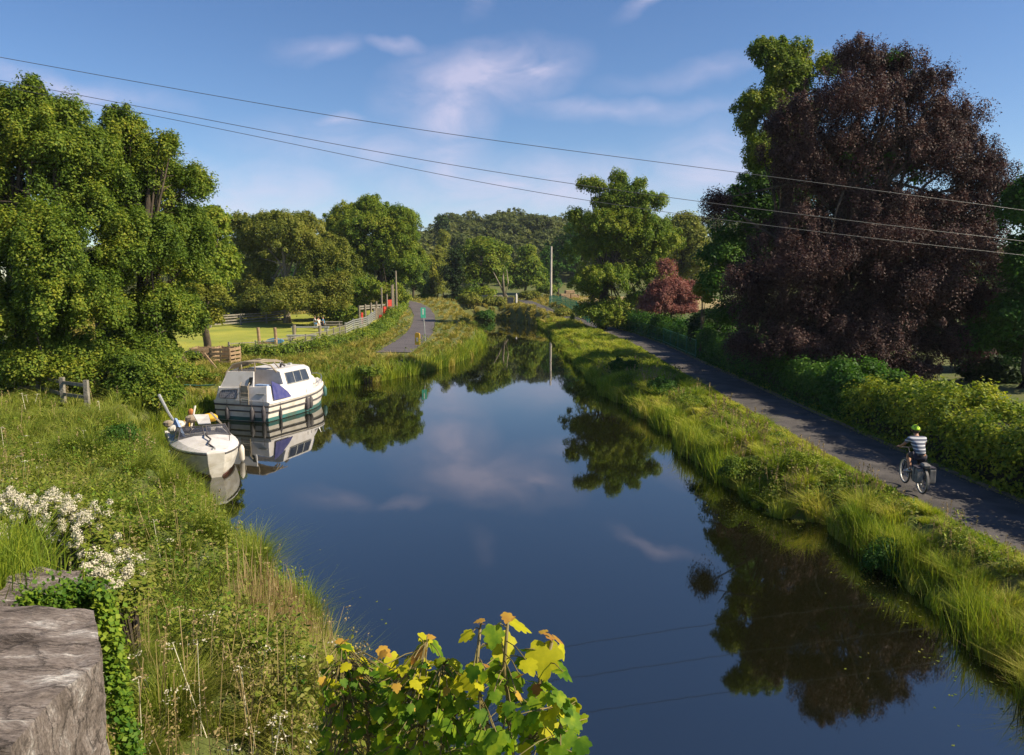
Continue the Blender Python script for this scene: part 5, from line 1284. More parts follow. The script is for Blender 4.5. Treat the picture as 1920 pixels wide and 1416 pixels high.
# pallets used as compost bins, white bin
def pallet_bin(label, px, py, w_, h_, rz=0, group='pallet bins by the bank'):
    rt = empty('pallet_bin', gz(px, py), rz, label, 'pallet bin', group)
    for nm, c_, rr in (('front_panel', (0, -w_ / 2), 0), ('back_panel', (0, w_ / 2), 0), ('side_panel', (-w_ / 2, 0), R(90)), ('side_panel', (w_ / 2, 0), R(90))):
        m_ = MB(); k = 5
        for i in range(k):
            z = h_ * (i + .5) / k
            m_.box((0, 0, z), (w_ * .96, .025, h_ / k * .62))
        for x in (-w_ * .45, 0, w_ * .45): m_.box((x, .045, h_ / 2), (.08, .06, h_))
        o = m_.build(nm, M['tan_timber'], rt); o.location = (c_[0], c_[1], 0); o.rotation_euler = (0, 0, rr)
pallet_bin('tan pallet bin standing next to the white bin', 386, 680, 1.3, 1.15, .1)
pallet_bin('tan pallet bin with a leaning stay nearest the cabin cruiser', 424, 682, 1.25, 1.2, -.15)
m_ = MB(); a = gz(400, 694); m_.box((0, 0, .5), (.09, .09, 1.5), ry=R(-38)); o = m_.build('timber_stay', M['tan_timber']); o.location = a; tag(o, 'slanting timber stay leaning between the two pallet bins', 'timber')
rt = empty('white_bin', gz(361, 682), 0.1, 'small white bin between the trees and the pallet bins', 'bin')
m_ = MB(); m_.loft([[(x * .30, y * .27, 0) for x, y in ((-1, -1), (1, -1), (1, 1), (-1, 1))], [(x * .36, y * .33, .85) for x, y in ((-1, -1), (1, -1), (1, 1), (-1, 1))]]); m_.build('bin_body', M['white'], rt, bevel=.02)
m_ = MB(); m_.box((0, 0, .89), (.76, .70, .07)); m_.build('lid', M['rubber'], rt, bevel=.02)
for i, (px, py, an, lab) in enumerate([(336, 690, 30, 'broken tan board leaning left below the white bin'), (350, 692, -25, 'broken tan board leaning right below the white bin')]):
    m_ = MB(); m_.box((0, 0, .4), (.16, .05, 1.1), ry=R(an)); o = m_.build('loose_board', M['tan_timber']); o.location = gz(px, py); tag(o, lab, 'board')
# shaded rail fence and boat trailer-like beams under the big trees
fence('old grey rail fence in the shade under the tall trees', [(-60, 755, 1.3), (20, 752, 1.3), (75, 752, 1.3), (120, 762, 1.3), (165, 772, 1.3)], 1.0, (.42, .85), 'grey_timber', 2.2, .14, railh=.12)
m_ = MB(); p = gz(236, 712, 1.0); m_.tube([(0, 0, -.1), (.02, 0, .6), (0, 0, 1.1)], [.16, .14, .13], 8); o = m_.build('tree_stump', M['tan_timber']); o.location = p; tag(o, 'cut pale tree stump showing through the overhanging branches', 'stump')
# dark vehicle-like shed block glimpsed under the trees: a low blue-grey tarp-covered stack
rt = empty('garden_shed', gz(55, 716, 1.2), .1, 'dark blue-grey shed in the shade beneath the tall trees', 'shed')
m_ = MB(); m_.box((0, 0, .9), (2.6, 1.6, 1.8)); m_.build('wall', M['slate'], rt)
m_ = MB(); m_.prism([(-1.45, -.95), (1.45, -.95), (1.45, .95), (-1.45, .95)], 1.803, 1.88); m_.build('roof', M['slate'], rt)
m_ = MB(); m_.box((.4, -.812, .8), (.8, .02, 1.5)); m_.build('door', M['grey_timber'], rt)

# signs on the park path
rt = empty('path_sign', gz(797, 641), 0, 'green sign on a slim pale pole beside the park path', 'sign')
m_ = MB(); m_.tube([(0, 0, -.1), (-.03, 0, 1.2), (-.12, 0, 2.1)], .045, 7); m_.build('pole', M['pale_metal'], rt)
m_ = MB(); m_.box((-.12, -.03, 2.32), (.40, .03, .85), rz=.25); m_.build('sign_board', M['sign_green'], rt, bevel=.008)
m_ = MB(); m_.box((-.125, -.055, 2.36), (.07, .012, .36), rz=.25); m_.box((-.125, -.055, 2.60), (.09, .012, .09), rz=.25); m_.build('sign_mark', M['white'], rt)
rt = empty('marker_post', gz(783, 648), -.2, 'short yellow marker post in the grass by the park path', 'marker post')
m_ = MB(); m_.loft([[(-.2, -.05, -.1), (.2, -.05, -.1), (.2, .05, -.1), (-.2, .05, -.1)], [(-.2, -.05, .9), (.2, -.05, .82), (.2, .05, .82), (-.2, .05, .9)], [(-.1, -.05, .98), (.14, -.05, .95), (.14, .05, .95), (-.1, .05, .98)]]); m_.build('post_body', M['yellow'], rt, bevel=.01)
m_ = MB(); m_.box((-.02, -.058, .45), (.16, .012, .3)); m_.build('plate', M['cream'], rt)

# ------------------------------------------------------------------ far end: parapet, posts, mesh fence, pole, field
def stone_block(label, px, py, d, w_, h_, seed, name='stone_parapet', cat='wall'):
    c_ = D(px, py, d); z0 = h1(c_.x, d); r = random.Random(seed)
    rt = empty(name, (c_.x, d, z0), r.uniform(-.1, .1), label, cat)
    m_ = MB(); hh = c_.z - z0 + h_ / 2
    k = 6
    pr = [(-w_ / 2 + w_ * i / k, hh * (1 + r.uniform(-.06, .04))) for i in range(k + 1)]
    m_.loft([[(x, y, -.3) for x, _ in pr] + [(x, y, z) for x, z in pr[::-1]] for y in (-.25, .25)])
    m_.build('masonry', M['pale_stone'], rt, bevel=.03)
    return rt
stone_block('ivy-hemmed pale stone parapet piece at the far end of the water', 902, 558, 123, 2.2, .8, 1)
stone_block('pale stone parapet piece behind the dead tree', 935, 558, 126, 1.6, .8, 2)
stone_block('low pale stone parapet piece next to the white post', 957, 560, 130, 1.1, .5, 3)
c_ = D(968, 562, 130); m_ = MB(); m_.tube([(0, 0, 0), (0, 0, 1.5), (0, 0, 1.9)], [.2, .19, .10], 8); o = m_.build('white_post', M['render']); o.location = (c_.x, 130, h1(c_.x, 130) - .05); tag(o, 'stubby white post where the towpath tops the rise', 'post')
c_ = D(1033, 555, 128); zp = h1(c_.x, 128); top = D(1033.5, 462, 128).z - zp
m_ = MB(); m_.tube([(0, 0, -.3), (0, 0, top * .5), (.02, 0, top)], [.22, .19, .15], 10); o = m_.build('utility_pole', M['pole_wood']); o.location = (c_.x, 128, zp); tag(o, 'tall bare pale pole standing alone beyond the towpath rise', 'pole')
pts = [Vector((*D(q[0], q[1], q[2])[:2], 0)) for q in ((1030, 560, 124), (1052, 566, 114), (1080, 574, 104), (1103, 600, 93))]
pts = [Vector((p.x, p.y, h1(p.x, p.y))) for p in pts]
fence('green mesh fence climbing beside the far towpath', pts, 1.5, (.1, .75, 1.45), 'green_paint', 3.0, .07, mesh=.10, railh=.06)
for i, (px, d) in enumerate(((1101.5, 91.5), (1105.5, 90.5))):
    c_ = D(px, 600, d); m_ = MB(); zz = h1(c_.x, d); m_.box((0, 0, 1.15), (.14, .14, 2.5)); m_.box((0, 0, 2.43), (.2, .2, .05)); o = m_.build('gate_post', M['green_paint']); o.location = (c_.x, d, zz)
    tag(o, ['green gate post closing the mesh fence on its canal side', 'green gate post closing the mesh fence on its hedge side'][i], 'gate post')
# dry pale field beyond the mesh fence: a tilted paddock with cut bales
poly = [(13.2, 96), (30, 96), (36, 140), (9.5, 140), (9.2, 124), (11.2, 108)]
o = sheet('dry_field', poly, pmat('dry_field', (0.36, 0.27, 0.12), (0.24, 0.19, 0.08), 0.5, .95, .5), 0.22, 0.8); tag(o, kind='structure')
c_ = D(1068, 550, 134); rt = empty('hay_stack', (c_.x, 134, h1(c_.x, 134) + .1), .2, 'low tan hay stack in the dry field under the big green tree', 'hay stack')
m_ = MB(); m_.box((-.9, 0, .5), (1.7, 1.2, 1.0)); m_.box((.9, .1, .45), (1.6, 1.2, .9)); m_.box((0, 0, 1.3), (1.7, 1.1, .6)); m_.build('bales', M['tan_timber'], rt, bevel=.08)
# green mesh on the towpath hedge and the white building pieces
fence('green wire fence threading the front of the far hedge', [Vector((12.35, 50, 0)), Vector((12.6, 62, 0)), Vector((12.2, 74, 0)), Vector((11.3, 86, 0))], 1.3, (.2, 1.25), 'green_paint', 3.0, .06, mesh=.2, railh=.05)
def house(label, px0, px1, ytop, ybot, d, name='white_building'):
    a, b = D(px0, ytop, d), D(px1, ybot, d); w_ = b.x - a.x; x = (a.x + b.x) / 2; z0 = h1(x, d)
    rt = empty(name, (x, d, z0), 0, label, 'building'); hh = a.z - z0
    m_ = MB(); m_.box((0, 1.5, hh / 2 - .1), (w_, 3, hh + .2)); m_.build('wall', M['render'], rt)
    m_ = MB(); m_.loft([[(-w_ / 2 - .15, -.15, hh + .004), (w_ / 2 + .15, -.15, hh + .004), (w_ / 2 + .15, 3.15, hh + .004), (-w_ / 2 - .15, 3.15, hh + .004)], [(-w_ / 2 - .15, 1.4, hh + .9), (w_ / 2 + .15, 1.4, hh + .9), (w_ / 2 + .15, 1.6, hh + .9), (-w_ / 2 - .15, 1.6, hh + .9)]]); m_.build('roof', M['slate'], rt)
    m_ = MB(); m_.box((0, -.012, hh * .55), (w_ * .3, .03, hh * .3)); w0 = m_.build('window', M['glass'], rt)
    m_ = MB(); m_.box((0, -.03, hh * .38), (w_ * .36, .05, .06)); m_.build('sill', M['render'], w0)
def low_wall(label, px0, px1, ytop, d, mat='render', t=.25, name='boundary_wall'):
    a, b = D(px0, ytop, d), D(px1, ytop, d); x = (a.x + b.x) / 2; z0 = h1(x, d)
    rt = empty(name, (x, d, z0), 0, label, 'wall'); hh = a.z - z0
    m_ = MB(); m_.box((0, 0, hh / 2 - .1), (b.x - a.x, t, hh + .2)); m_.build('wall_face', M[mat], rt, bevel=.01)
    m_ = MB(); m_.box((0, 0, hh + .045), (b.x - a.x + .08, t + .1, .08)); m_.build('coping', M['pale_stone'], rt, bevel=.01)
low_wall('white wall piece right of the small red tree trunk', 1268, 1282, 603, 72)
low_wall('taller white wall piece left of the dark tree trunk', 1297, 1316, 598, 72)
low_wall('long pale stone wall seen under the copper beech between its trunks', 1470, 1600, 684, 45, 'pale_stone')
low_wall('pale stone wall behind the sunlit hedge', 1660, 1960, 716, 37, 'pale_stone')
for i, (px, py, d, h_, lab) in enumerate([(1423, 672, 46, .75, 'small white gravestone in deep shade left of the white stake'), ]):
    c_ = D(px, py, d); z0 = h1(c_.x, d); m_ = MB(); hh = c_.z + .3 - z0
    m_.loft([[(-.2, y, -.1), (.2, y, -.1), (.17, y, hh - .2), (.0, y, hh), (-.17, y, hh - .2)] for y in (-.06, .06)]); o = m_.build('gravestone', M['render']); o.location = (c_.x, d, z0); tag(o, lab, 'gravestone')
c_ = D(1436, 676, 46); z0 = h1(c_.x, 46); m_ = MB(); m_.tube([(0, 0, -.1), (0, 0, c_.z - z0 + .4), (0, 0, c_.z - z0 + .46)], [.05, .05, .02], 6); o = m_.build('white_stake', M['render']); o.location = (c_.x, 46, z0); tag(o, 'slim white stake in deep shade beside the small gravestone', 'stake')

# ------------------------------------------------------------------ overhead wires
def wire(label, pts, group='overhead wires'):
    P = [D(px, py, d) for px, py, d in pts]
    # smooth catenary through the points
    t = np.linspace(0, 1, len(P)); q = np.linspace(0, 1, 40)
    cs = [np.polyfit(t, [p[i] for p in P], min(3, len(P) - 1)) for i in range(3)]
    V_ = [Vector([np.polyval(c, s) for c in cs]) for s in q]
    mb = MB(); o0 = V_[0]; mb.tube([v - o0 for v in V_], .010, 5)
    o = mb.build('overhead_wire', M['wire'], smooth=True); o.location = o0; tag(o, label, 'wire', group)
wire('topmost overhead wire, crossing from the sky at the upper corner', [(-900, -60, 24), (0, 112, 25), (400, 181, 25.4), (750, 233, 25.8), (1100, 286, 26.1), (1400, 326, 26.5), (1880, 393, 27), (2700, 500, 28)])
wire('middle overhead wire, passing just over the big green tree by the mesh fence', [(-900, -10, 25), (0, 148, 26), (250, 203, 26.3), (650, 274, 26.6), (1065, 342, 27), (1380, 388, 27.3), (1900, 450, 27.8), (2700, 540, 29)])
wire('lowest and faintest overhead wire', [(-900, 5, 27), (0, 160, 28), (400, 240, 28.4), (700, 305, 28.7), (1070, 372, 29), (1380, 412, 29.3), (1900, 478, 29.8), (2700, 560, 31)])

# ------------------------------------------------------------------ cyclist
def skin(name, verts, edges, radii, mat, parent=None, sub=2, root=0):
    me = bpy.data.meshes.new(name); me.from_pydata([tuple(v) for v in verts], edges, [])
    o = bpy.data.objects.new(name, me); COL.objects.link(o); me.materials.append(mat)
    if parent: o.parent = parent
    sk = o.modifiers.new('skin', 'SKIN'); sk.use_smooth_shade = True
    lay = me.skin_vertices[0].data if me.skin_vertices else None
    if lay is None:
        bm = bmesh.new(); bm.from_mesh(me); bm.verts.layers.skin.verify(); bm.to_mesh(me); bm.free(); lay = me.skin_vertices[0].data
    for i, r_ in enumerate(radii):
        lay[i].radius = (r_, r_) if not isinstance(r_, tuple) else r_
        lay[i].use_root = (i == root)
    s = o.modifiers.new('sub', 'SUBSURF'); s.levels = sub; s.render_levels = sub
    return o
base = G(1727, 926, .79)
BX, BY = base.x, base.y
ZP = .79
def wheel(parent, name, y):
    rt = bpy.data.objects.new(name, None); COL.objects.link(rt); rt.parent = parent; rt.location = (0, y, .345)
    m_ = MB(); n = 28
    def torus(R0, r0, k=8, rx=1.0):
        rings = [[((R0 + r0 * math.cos(b)) * 0 + r0 * rx * math.sin(b), (R0 + r0 * math.cos(b)) * math.cos(a), (R0 + r0 * math.cos(b)) * math.sin(a)) for b in (2 * math.pi * j / k for j in range(k))] for a in (2 * math.pi * i / n for i in range(n))]
        m_.loft(rings + rings[:1], cap0=False, cap1=False)
    torus(.325, .022); m_.build('tyre', M['tyre'], rt, smooth=True)
    m_ = MB(); torus(.300, .013, 6, 1.7); m_.build('rim', M['rim'], rt, smooth=True)
    m_ = MB()
    for i in range(16):
        a = 2 * math.pi * i / 16; m_.tube([((-1) ** i * .03, 0, 0), (0, .29 * math.cos(a), .29 * math.sin(a))], .0028, 4)
    m_.tube([(-.05, 0, 0), (.05, 0, 0)], .022, 8); m_.build('spokes', M['steel'], rt)
def bicycle():
    rt = empty('bicycle', (BX, BY, ZP), R(-6), 'dark bicycle with pale-rimmed wheels ridden away along the towpath', 'bicycle')
    rt.scale = (.93,) * 3
    for nm, y in (('wheel', 0), ('wheel', 1.06)): wheel(rt, nm, y)
    m_ = MB()
    bb = (0, .43, .29); seat = (0, .30, .80); hd = (0, .88, .80); hb = (0, .90, .66)
    m_.tube([bb, seat], .018, 8); m_.tube([seat, hd], .018, 8); m_.tube([bb, hb], .02, 8); m_.tube([hb, hd, (0, .87, .92)], .02, 8)
    for s in (-1, 1):
        m_.tube([(s * .06, 0, .345), (s * .05, .2, .33), bb], .011, 6); m_.tube([(s * .06, 0, .345), (s * .03, .2, .62), (0, .30, .76)], .010, 6)
        m_.tube([(s * .055, 1.06, .345), (s * .055, .96, .6), (0, .91, .67)], .014, 6)
    m_.build('frame', M['black'], rt, smooth=True)
    m_ = MB(); m_.tube([(0, .87, .92), (0, .93, 1.0)], .016, 6); m_.tube([(-.31, .84, 1.03), (-.15, .93, 1.02), (0, .94, 1.01), (.15, .93, 1.02), (.31, .84, 1.03)], .014, 7); m_.build('handlebar', M['black'], rt)
    m_ = MB(); m_.tube([(0, .30, .8), (0, .27, .95)], .014, 6); m_.loft([[(math.cos(a) * .08 * w_, y, .96 + .02 * math.sin(a)) for a in np.linspace(0, 2 * math.pi, 10, endpoint=False)] for y, w_ in ((.12, .4), (.15, .95), (.22, 1), (.32, .45), (.41, .3))]); m_.build('saddle', M['black'], rt)
    m_ = MB()
    for s in (-1, 1): m_.tube([(s * .055, 0, .36), (s * .07, -.05, .72), (s * .07, .25, .74)], .007, 5); m_.tube([(s * .07, -.30, .735), (s * .07, .25, .74)], .007, 5)
    for y in (-.28, -.1, .08): m_.tube([(-.07, y, .738), (.07, y, .738)], .007, 5)
    m_.build('rear_rack', M['black'], rt)
    m_ = MB(); rings = []
    for i in range(15):
        a = R(-15 + 12 * i); rings.append([(x, math.cos(a + R(75)) * .375, .345 + math.sin(a + R(20)) * .375) for x in (-.03, .03)])
    rings = [[(x, -math.cos(R(-20 + 9 * i)) * .372, .345 + math.sin(R(-20 + 9 * i)) * .372) for x in (-.028, .028)] for i in range(15)]
    m_.loft(rings, closed=False, cap0=False, cap1=False); o = m_.build('mudguard', M['bag'], rt); so_ = o.modifiers.new('s', 'SOLIDIFY'); so_.thickness = .004
    m_ = MB(); m_.tube([(-.07, .43, .29), (.07, .43, .29)], .03, 8)
    m_.tube([(.075, .43, .29), (.09, .43, .125)], .013, 6); m_.box((.14, .43, .12), (.10, .09, .02))
    m_.tube([(-.075, .43, .29), (-.09, .43, .455)], .013, 6); m_.box((-.14, .43, .46), (.10, .09, .02)); m_.build('crankset', M['black'], rt)
    return rt
bicycle()
MC = Matrix.Translation((BX, BY, ZP)) @ Matrix.Rotation(R(-6), 4, 'Z') @ Matrix.Scale(.93, 4)
def cyclist():
    rt = empty('person', (BX, BY, ZP), R(-6), 'cyclist in striped shirt, dark shorts and bright yellow helmet riding away', 'person'); rt.scale = (.93,) * 3
    V_ = [(0, .20, 1.02), (0, .26, 1.11), (0, .36, 1.23), (0, .45, 1.33), (0, .50, 1.40), (0, .54, 1.46), (0, .57, 1.53), (0, .575, 1.59),       # 0-7 spine to head
          (-.17, .46, 1.34), (-.245, .58, 1.19), (-.27, .76, 1.08), (-.28, .83, 1.05),               # left arm 8-11
          (.17, .46, 1.34), (.245, .58, 1.19), (.27, .76, 1.08), (.28, .83, 1.05),                   # right arm 12-15
          (-.10, .22, 1.00), (-.12, .62, .88), (-.13, .46, .54), (-.13, .47, .50), (-.13, .58, .485),  # left leg (bent, pedal up)
          (.10, .22, .98), (.12, .50, .58), (.13, .40, .22), (.13, .39, .155), (.13, .52, .14)]        # right leg (down)
    E = [(0, 1), (1, 2), (2, 3), (3, 4), (4, 5), (5, 6), (6, 7), (3, 8), (8, 9), (9, 10), (10, 11), (3, 12), (12, 13), (13, 14), (14, 15), (0, 16), (16, 17), (17, 18), (18, 19), (19, 20), (0, 21), (21, 22), (22, 23), (23, 24), (24, 25)]
    Rr = [.10, .085, .09, .075, .055, .055, .085, .08, .045, .042, .034, .03, .045, .042, .034, .03, .075, .062, .045, .04, .03, .075, .062, .042, .038, .03]
    skin('body', V_, E, Rr, M['skin'], rt)
    # hands: palm with fingers wrapped on the bar
    for s in (-1, 1):
        vs = [(s * .28, .825, 1.065), (s * .285, .865, 1.055)]; es = [(0, 1)]; rr = [.028, .03]
        for k in range(4):
            x = s * (.255 + .02 * k); b_ = len(vs)
            vs += [(x, .893, 1.055), (x, .91 - .004 * k, 1.030), (x, .893, 1.010 + .003 * k)]; es += [(1, b_), (b_, b_ + 1), (b_ + 1, b_ + 2)]; rr += [.010, .009, .008]
        b_ = len(vs); vs += [(s * .25, .86, 1.04), (s * .245, .885, 1.015)]; es += [(1, b_), (b_, b_ + 1)]; rr += [.011, .009]
        skin('hand', vs, es, rr, M['skin'], rt, 1)
    skin('striped_shirt', [(0, .175, .945), (0, .255, 1.09), (0, .35, 1.21), (0, .44, 1.32), (0, .49, 1.38), (-.175, .46, 1.34), (-.235, .555, 1.23), (.175, .46, 1.34), (.235, .555, 1.23)],
         [(0, 1), (1, 2), (2, 3), (3, 4), (3, 5), (5, 6), (3, 7), (7, 8)], [(.15, .12), (.15, .125), (.165, .13), (.16, .12), .07, .08, .06, .08, .06], M['jersey'], rt)
    skin('shorts', [(0, .20, .97), (-.10, .27, .95), (-.118, .52, .895), (.10, .27, .91), (.115, .42, .70)], [(0, 1), (1, 2), (0, 3), (3, 4)], [(.14, .12), .108, .085, .108, .083], M['shorts'], rt)
    for s, y, z in ((-1, .46, .50), (1, .38, .155)):
        skin('shoe', [(s * .13, y - .03, z + .0), (s * .13, y + .06, z - .012), (s * .13, y + .17, z - .022)], [(0, 1), (1, 2)], [.048, .045, .036], M['shoe'], rt)
        skin('sock', [(s * .13, y - .0, z + .02), (s * .13, y + .0, z + .10)], [(0, 1)], [.045, .045], M['shoe'], rt, 1)
    # helmet: flattened dome with ribs and dark vents
    m_ = MB(); rings = []
    for i in range(7):
        t = i / 6 * math.pi / 2 * .97; rr = math.cos(t)
        rings.append([(math.cos(a) * .102 * rr, .57 + math.sin(a) * .142 * rr, 1.585 + .105 * math.sin(t) + .012 * math.sin(a)) for a in np.linspace(0, 2 * math.pi, 20, endpoint=False)])
    m_.loft(rings); hm = m_.build('helmet', M['hivis'], rt, smooth=True)
    m_ = MB()
    for x in (-.055, -.02, .02, .055):
        m_.tube([(x, .45, 1.645 - abs(x)), (x * .95, .51, 1.69 - abs(x) * .6), (x * .9, .58, 1.70 - abs(x) * .5)], .009, 5)
    m_.build('vent', M['black'], hm)
    # hair and ears below the helmet
    m_ = MB(); m_.loft([[(math.cos(a) * .084 * k, .555 + math.sin(a) * .10 * k, z) for a in np.linspace(math.pi * .9, math.pi * 2.1, 12)] for z, k in ((1.60, 1.03), (1.55, 1.03), (1.51, .9), (1.48, .72))], closed=False, cap0=False, cap1=False)
    o = m_.build('hair', M['bark'], rt, smooth=True); q = o.modifiers.new('s', 'SOLIDIFY'); q.thickness = .01
    for s in (-1, 1):
        m_ = MB(); m_.tube([(s * .088, .56, 1.57), (s * .102, .55, 1.55), (s * .095, .555, 1.515)], [.012, .018, .008], 6); m_.build('ear', M['skin'], rt, smooth=True)
    # face, turned away from us
    m_ = MB(); m_.tube([(0, .655, 1.565), (0, .685, 1.535), (0, .66, 1.525)], [.008, .014, .008], 6); m_.build('nose', M['skin'], rt, smooth=True)
cyclist()
for s, lab in ((1, 'grey pannier bag hanging on the hedge side of the bicycle'), (-1, 'grey pannier bag hanging on the canal side of the bicycle')):
    c_ = MC @ Vector((s * .155, -.08, .52))
    rt = empty('pannier_bag', c_, R(-6), lab, 'bag'); rt.scale = (.93,) * 3
    m_ = MB(); m_.loft([[(-.075 * k, -.15 * k, z), (.075 * k, -.15 * k, z), (.075 * k, .15 * k, z), (-.075 * k, .15 * k, z)] for z, k in ((-.20, .85), (-.16, 1), (.14, 1.02), (.19, .9))]); m_.build('bag_body', M['bag'], rt, bevel=.015)
    m_ = MB(); m_.box((0, 0, .205), (.16, .30, .03)); m_.box((s * .082, 0, .12), (.012, .04, .2)); m_.build('flap', M['shorts'], rt, bevel=.006)
m_ = MB(); c_ = MC @ Vector((0, -.12, .80)); m_.loft([[(-.08, -.13, 0), (.08, -.13, 0), (.08, .12, 0), (-.08, .12, 0)], [(-.09, -.14, .05), (.09, -.14, .05), (.09, .12, .05), (-.09, .12, .05)], [(-.06, -.08, .09), (.06, -.08, .09), (.06, .08, .09), (-.06, .08, .09)]])
m_.v = [(x, y, z - .055) for x, y, z in m_.v]; o = m_.build('rack_bag', M['bag'], bevel=.015); o.location = c_; o.rotation_euler = (0, 0, R(-6)); o.scale = (.93,) * 3; tag(o, 'low grey bag strapped on top of the bicycle rack', 'bag')

# seated people at the park
def sitter(label, px, py, shirt, legs, rz):
    p = gz(px, py); rt = empty('person', p, rz, label, 'person')
    V_ = [(0, 0, .50), (0, .02, .75), (0, .03, .98), (0, .04, 1.10), (0, .05, 1.20), (0, .05, 1.27), (-.17, .03, .98), (-.2, .2, .75), (-.12, .35, .72), (.17, .03, .98), (.2, .2, .75), (.12, .35, .72),
          (-.1, .05, .48), (-.12, .45, .50), (-.12, .47, .1), (-.12, .57, .04), (.1, .05, .48), (.12, .45, .50), (.12, .47, .1), (.12, .57, .04)]
    E = [(0, 1), (1, 2), (2, 3), (3, 4), (4, 5), (2, 6), (6, 7), (7, 8), (2, 9), (9, 10), (10, 11), (0, 12), (12, 13), (13, 14), (14, 15), (0, 16), (16, 17), (17, 18), (18, 19)]
    skin('body', V_, E, [.14, .13, .13, .055, .09, .085, .06, .045, .035, .06, .045, .035, .09, .065, .045, .035, .09, .065, .045, .035], M['skin'], rt)
    skin('shirt', [(0, 0, .52), (0, .02, .75), (0, .03, .98), (-.18, .03, .98), (-.2, .14, .83), (.18, .03, .98), (.2, .14, .83)], [(0, 1), (1, 2), (2, 3), (3, 4), (2, 5), (5, 6)], [.16, .15, .15, .08, .06, .08, .06], shirt, rt)
    skin('trousers', [(0, 0, .50), (-.1, .08, .49), (-.12, .45, .50), (-.12, .47, .2), (.1, .08, .49), (.12, .45, .50), (.12, .47, .2)], [(0, 1), (1, 2), (2, 3), (0, 4), (4, 5), (5, 6)], [.155, .11, .08, .06, .11, .08, .06], legs, rt)
    m_ = MB(); m_.loft([[(math.cos(a) * .095 * k, .03 + math.sin(a) * .105 * k, z) for a in np.linspace(0, 2 * math.pi, 12, endpoint=False)] for z, k in ((1.20, .9), (1.26, 1.05), (1.32, .9), (1.36, .4))]); m_.build('hair', M['bark'], rt, smooth=True)
sitter('seated person in a pale pink top and blue trousers at the park', 590, 617.5, M['render'], M['blue'], R(-70))
sitter('seated person in pale clothes between the pink and the blue tops', 598, 619, M['cream'], M['cream'], R(60))
sitter('seated person in a bright blue top at the picnic table', 607, 618, M['blue'], M['shorts'], R(100))

# ------------------------------------------------------------------ old stone wing wall in the near corner
def rough_slab(poly, z0, z1f, seed, sub=26, amp=.018):
    """prism over poly whose top follows z1f(x,y), subdivided and roughened."""
    bm = bmesh.new()
    n = len(poly)
    lo = [bm.verts.new((x, y, z0)) for x, y in poly]; hi = [bm.verts.new((x, y, z1f(x, y))) for x, y in poly]
    bm.faces.new(lo[::-1]); bm.faces.new(hi)
    for i in range(n): bm.faces.new((lo[i], lo[(i + 1) % n], hi[(i + 1) % n], hi[i]))
    bmesh.ops.triangulate(bm, faces=bm.faces)
    for _ in range(4):
        ed = [e for e in bm.edges if e.calc_length() > .07]
        if not ed: break
        bmesh.ops.subdivide_edges(bm, edges=ed, cuts=1)
        bmesh.ops.triangulate(bm, faces=bm.faces)
    from mathutils import noise
    bm.normal_update()
    for v in bm.verts:
        c = v.co
        k = noise.fractal(c * 3.0 + Vector((seed, 0, 0)), 1.0, 2.1, 5) * amp * 2 + noise.fractal(c * 11.0, 1.0, 2.0, 4) * amp * .8
        # bedding cracks: steps across the slab
        k += amp * .9 * (abs((c.y * 5.1 + .6 * noise.noise(c * 2.2)) % 1 - .5) < .06) * -1
        v.co += v.normal * k
    return bm
def stone_obj(name, poly, z0, zf, seed, parent, amp=.018):
    bm = rough_slab(poly, z0, zf, seed, amp=amp)
    me = bpy.data.meshes.new(name); bm.to_mesh(me); bm.free(); me.materials.append(M['stone'])
    o = bpy.data.objects.new(name, me); COL.objects.link(o); o.parent = parent
    me.polygons.foreach_set('use_smooth', [False] * len(me.polygons))
    return o
WZ = 4.35
corner = [G(q[0], q[1], WZ) for q in ((180, 1140), (24, 1142), (-140, 1150), (-420, 1416), (20, 1400), (100, 1310), (186, 1240))]
rt = empty('stone_wall', (0, 0, 0), 0, 'rough grey lichened stone wall in the near lower corner', 'wall')
poly = [(p.x, p.y) for p in corner][::-1]
stone_obj('coping_stone', poly, WZ - .34, lambda x, y: WZ, 3, rt, .012)
p2 = [G(q[0], q[1], WZ - .3) for q in ((172, 1190), (-160, 1190), (-460, 1500), (100, 1500), (165, 1380), (188, 1290))]
poly2 = [(p.x, p.y) for p in p2][::-1]
stone_obj('wall_face', [(x * 1.0 + .0, y) for x, y in poly2], 1.6, lambda x, y: WZ - .30, 9, rt, .026)
rt2 = empty('stone_wall', (0, 0, 0), 0, 'weathered end stone of the wall beyond the ivy gap', 'wall')
p3 = [G(q[0], q[1], WZ - .25) for q in ((152, 1068), (148, 1100), (60, 1128), (-30, 1130), (20, 1085), (70, 1062))]
stone_obj('end_stone', [(p.x, p.y) for p in p3][::-1], 2.0, lambda x, y: WZ - .25, 17, rt2, .022)
# ivy between and down the wall
def ivy(name, label, pts, n, leaf, seed, mat='ivy'):
    r = np.random.default_rng(seed); P = np.array([list(p) for p in pts])
    k = r.random(n) * (len(P) - 1); i = k.astype(int); f = (k - i)[:, None]
    C = P[i] * (1 - f) + P[i + 1] * f
    C = C + r.normal(size=(n, 3)) * np.array([.024, .03, .05])
    Nn = unit(r.normal(size=(n, 3)) * .6 + np.array([.6, .1, .8]))
    o0 = P[0]; root = empty(name, tuple(o0), 0, label, 'ivy')
    npmesh('foliage', leaves(C - o0, Nn, leaf, r, .85), 4, M[mat], root)
    m_ = MB(); m_.tube([Vector(p) - Vector(o0) for p in P], .012, 5); m_.build('stems', M['bark'], root)
ivy('ivy', 'bright green ivy filling the gap across the wall top', [G(40, 1138, 4.20), G(100, 1130, 4.20), G(150, 1118, 4.18), G(192, 1128, 4.15)], 2200, .026, 1)
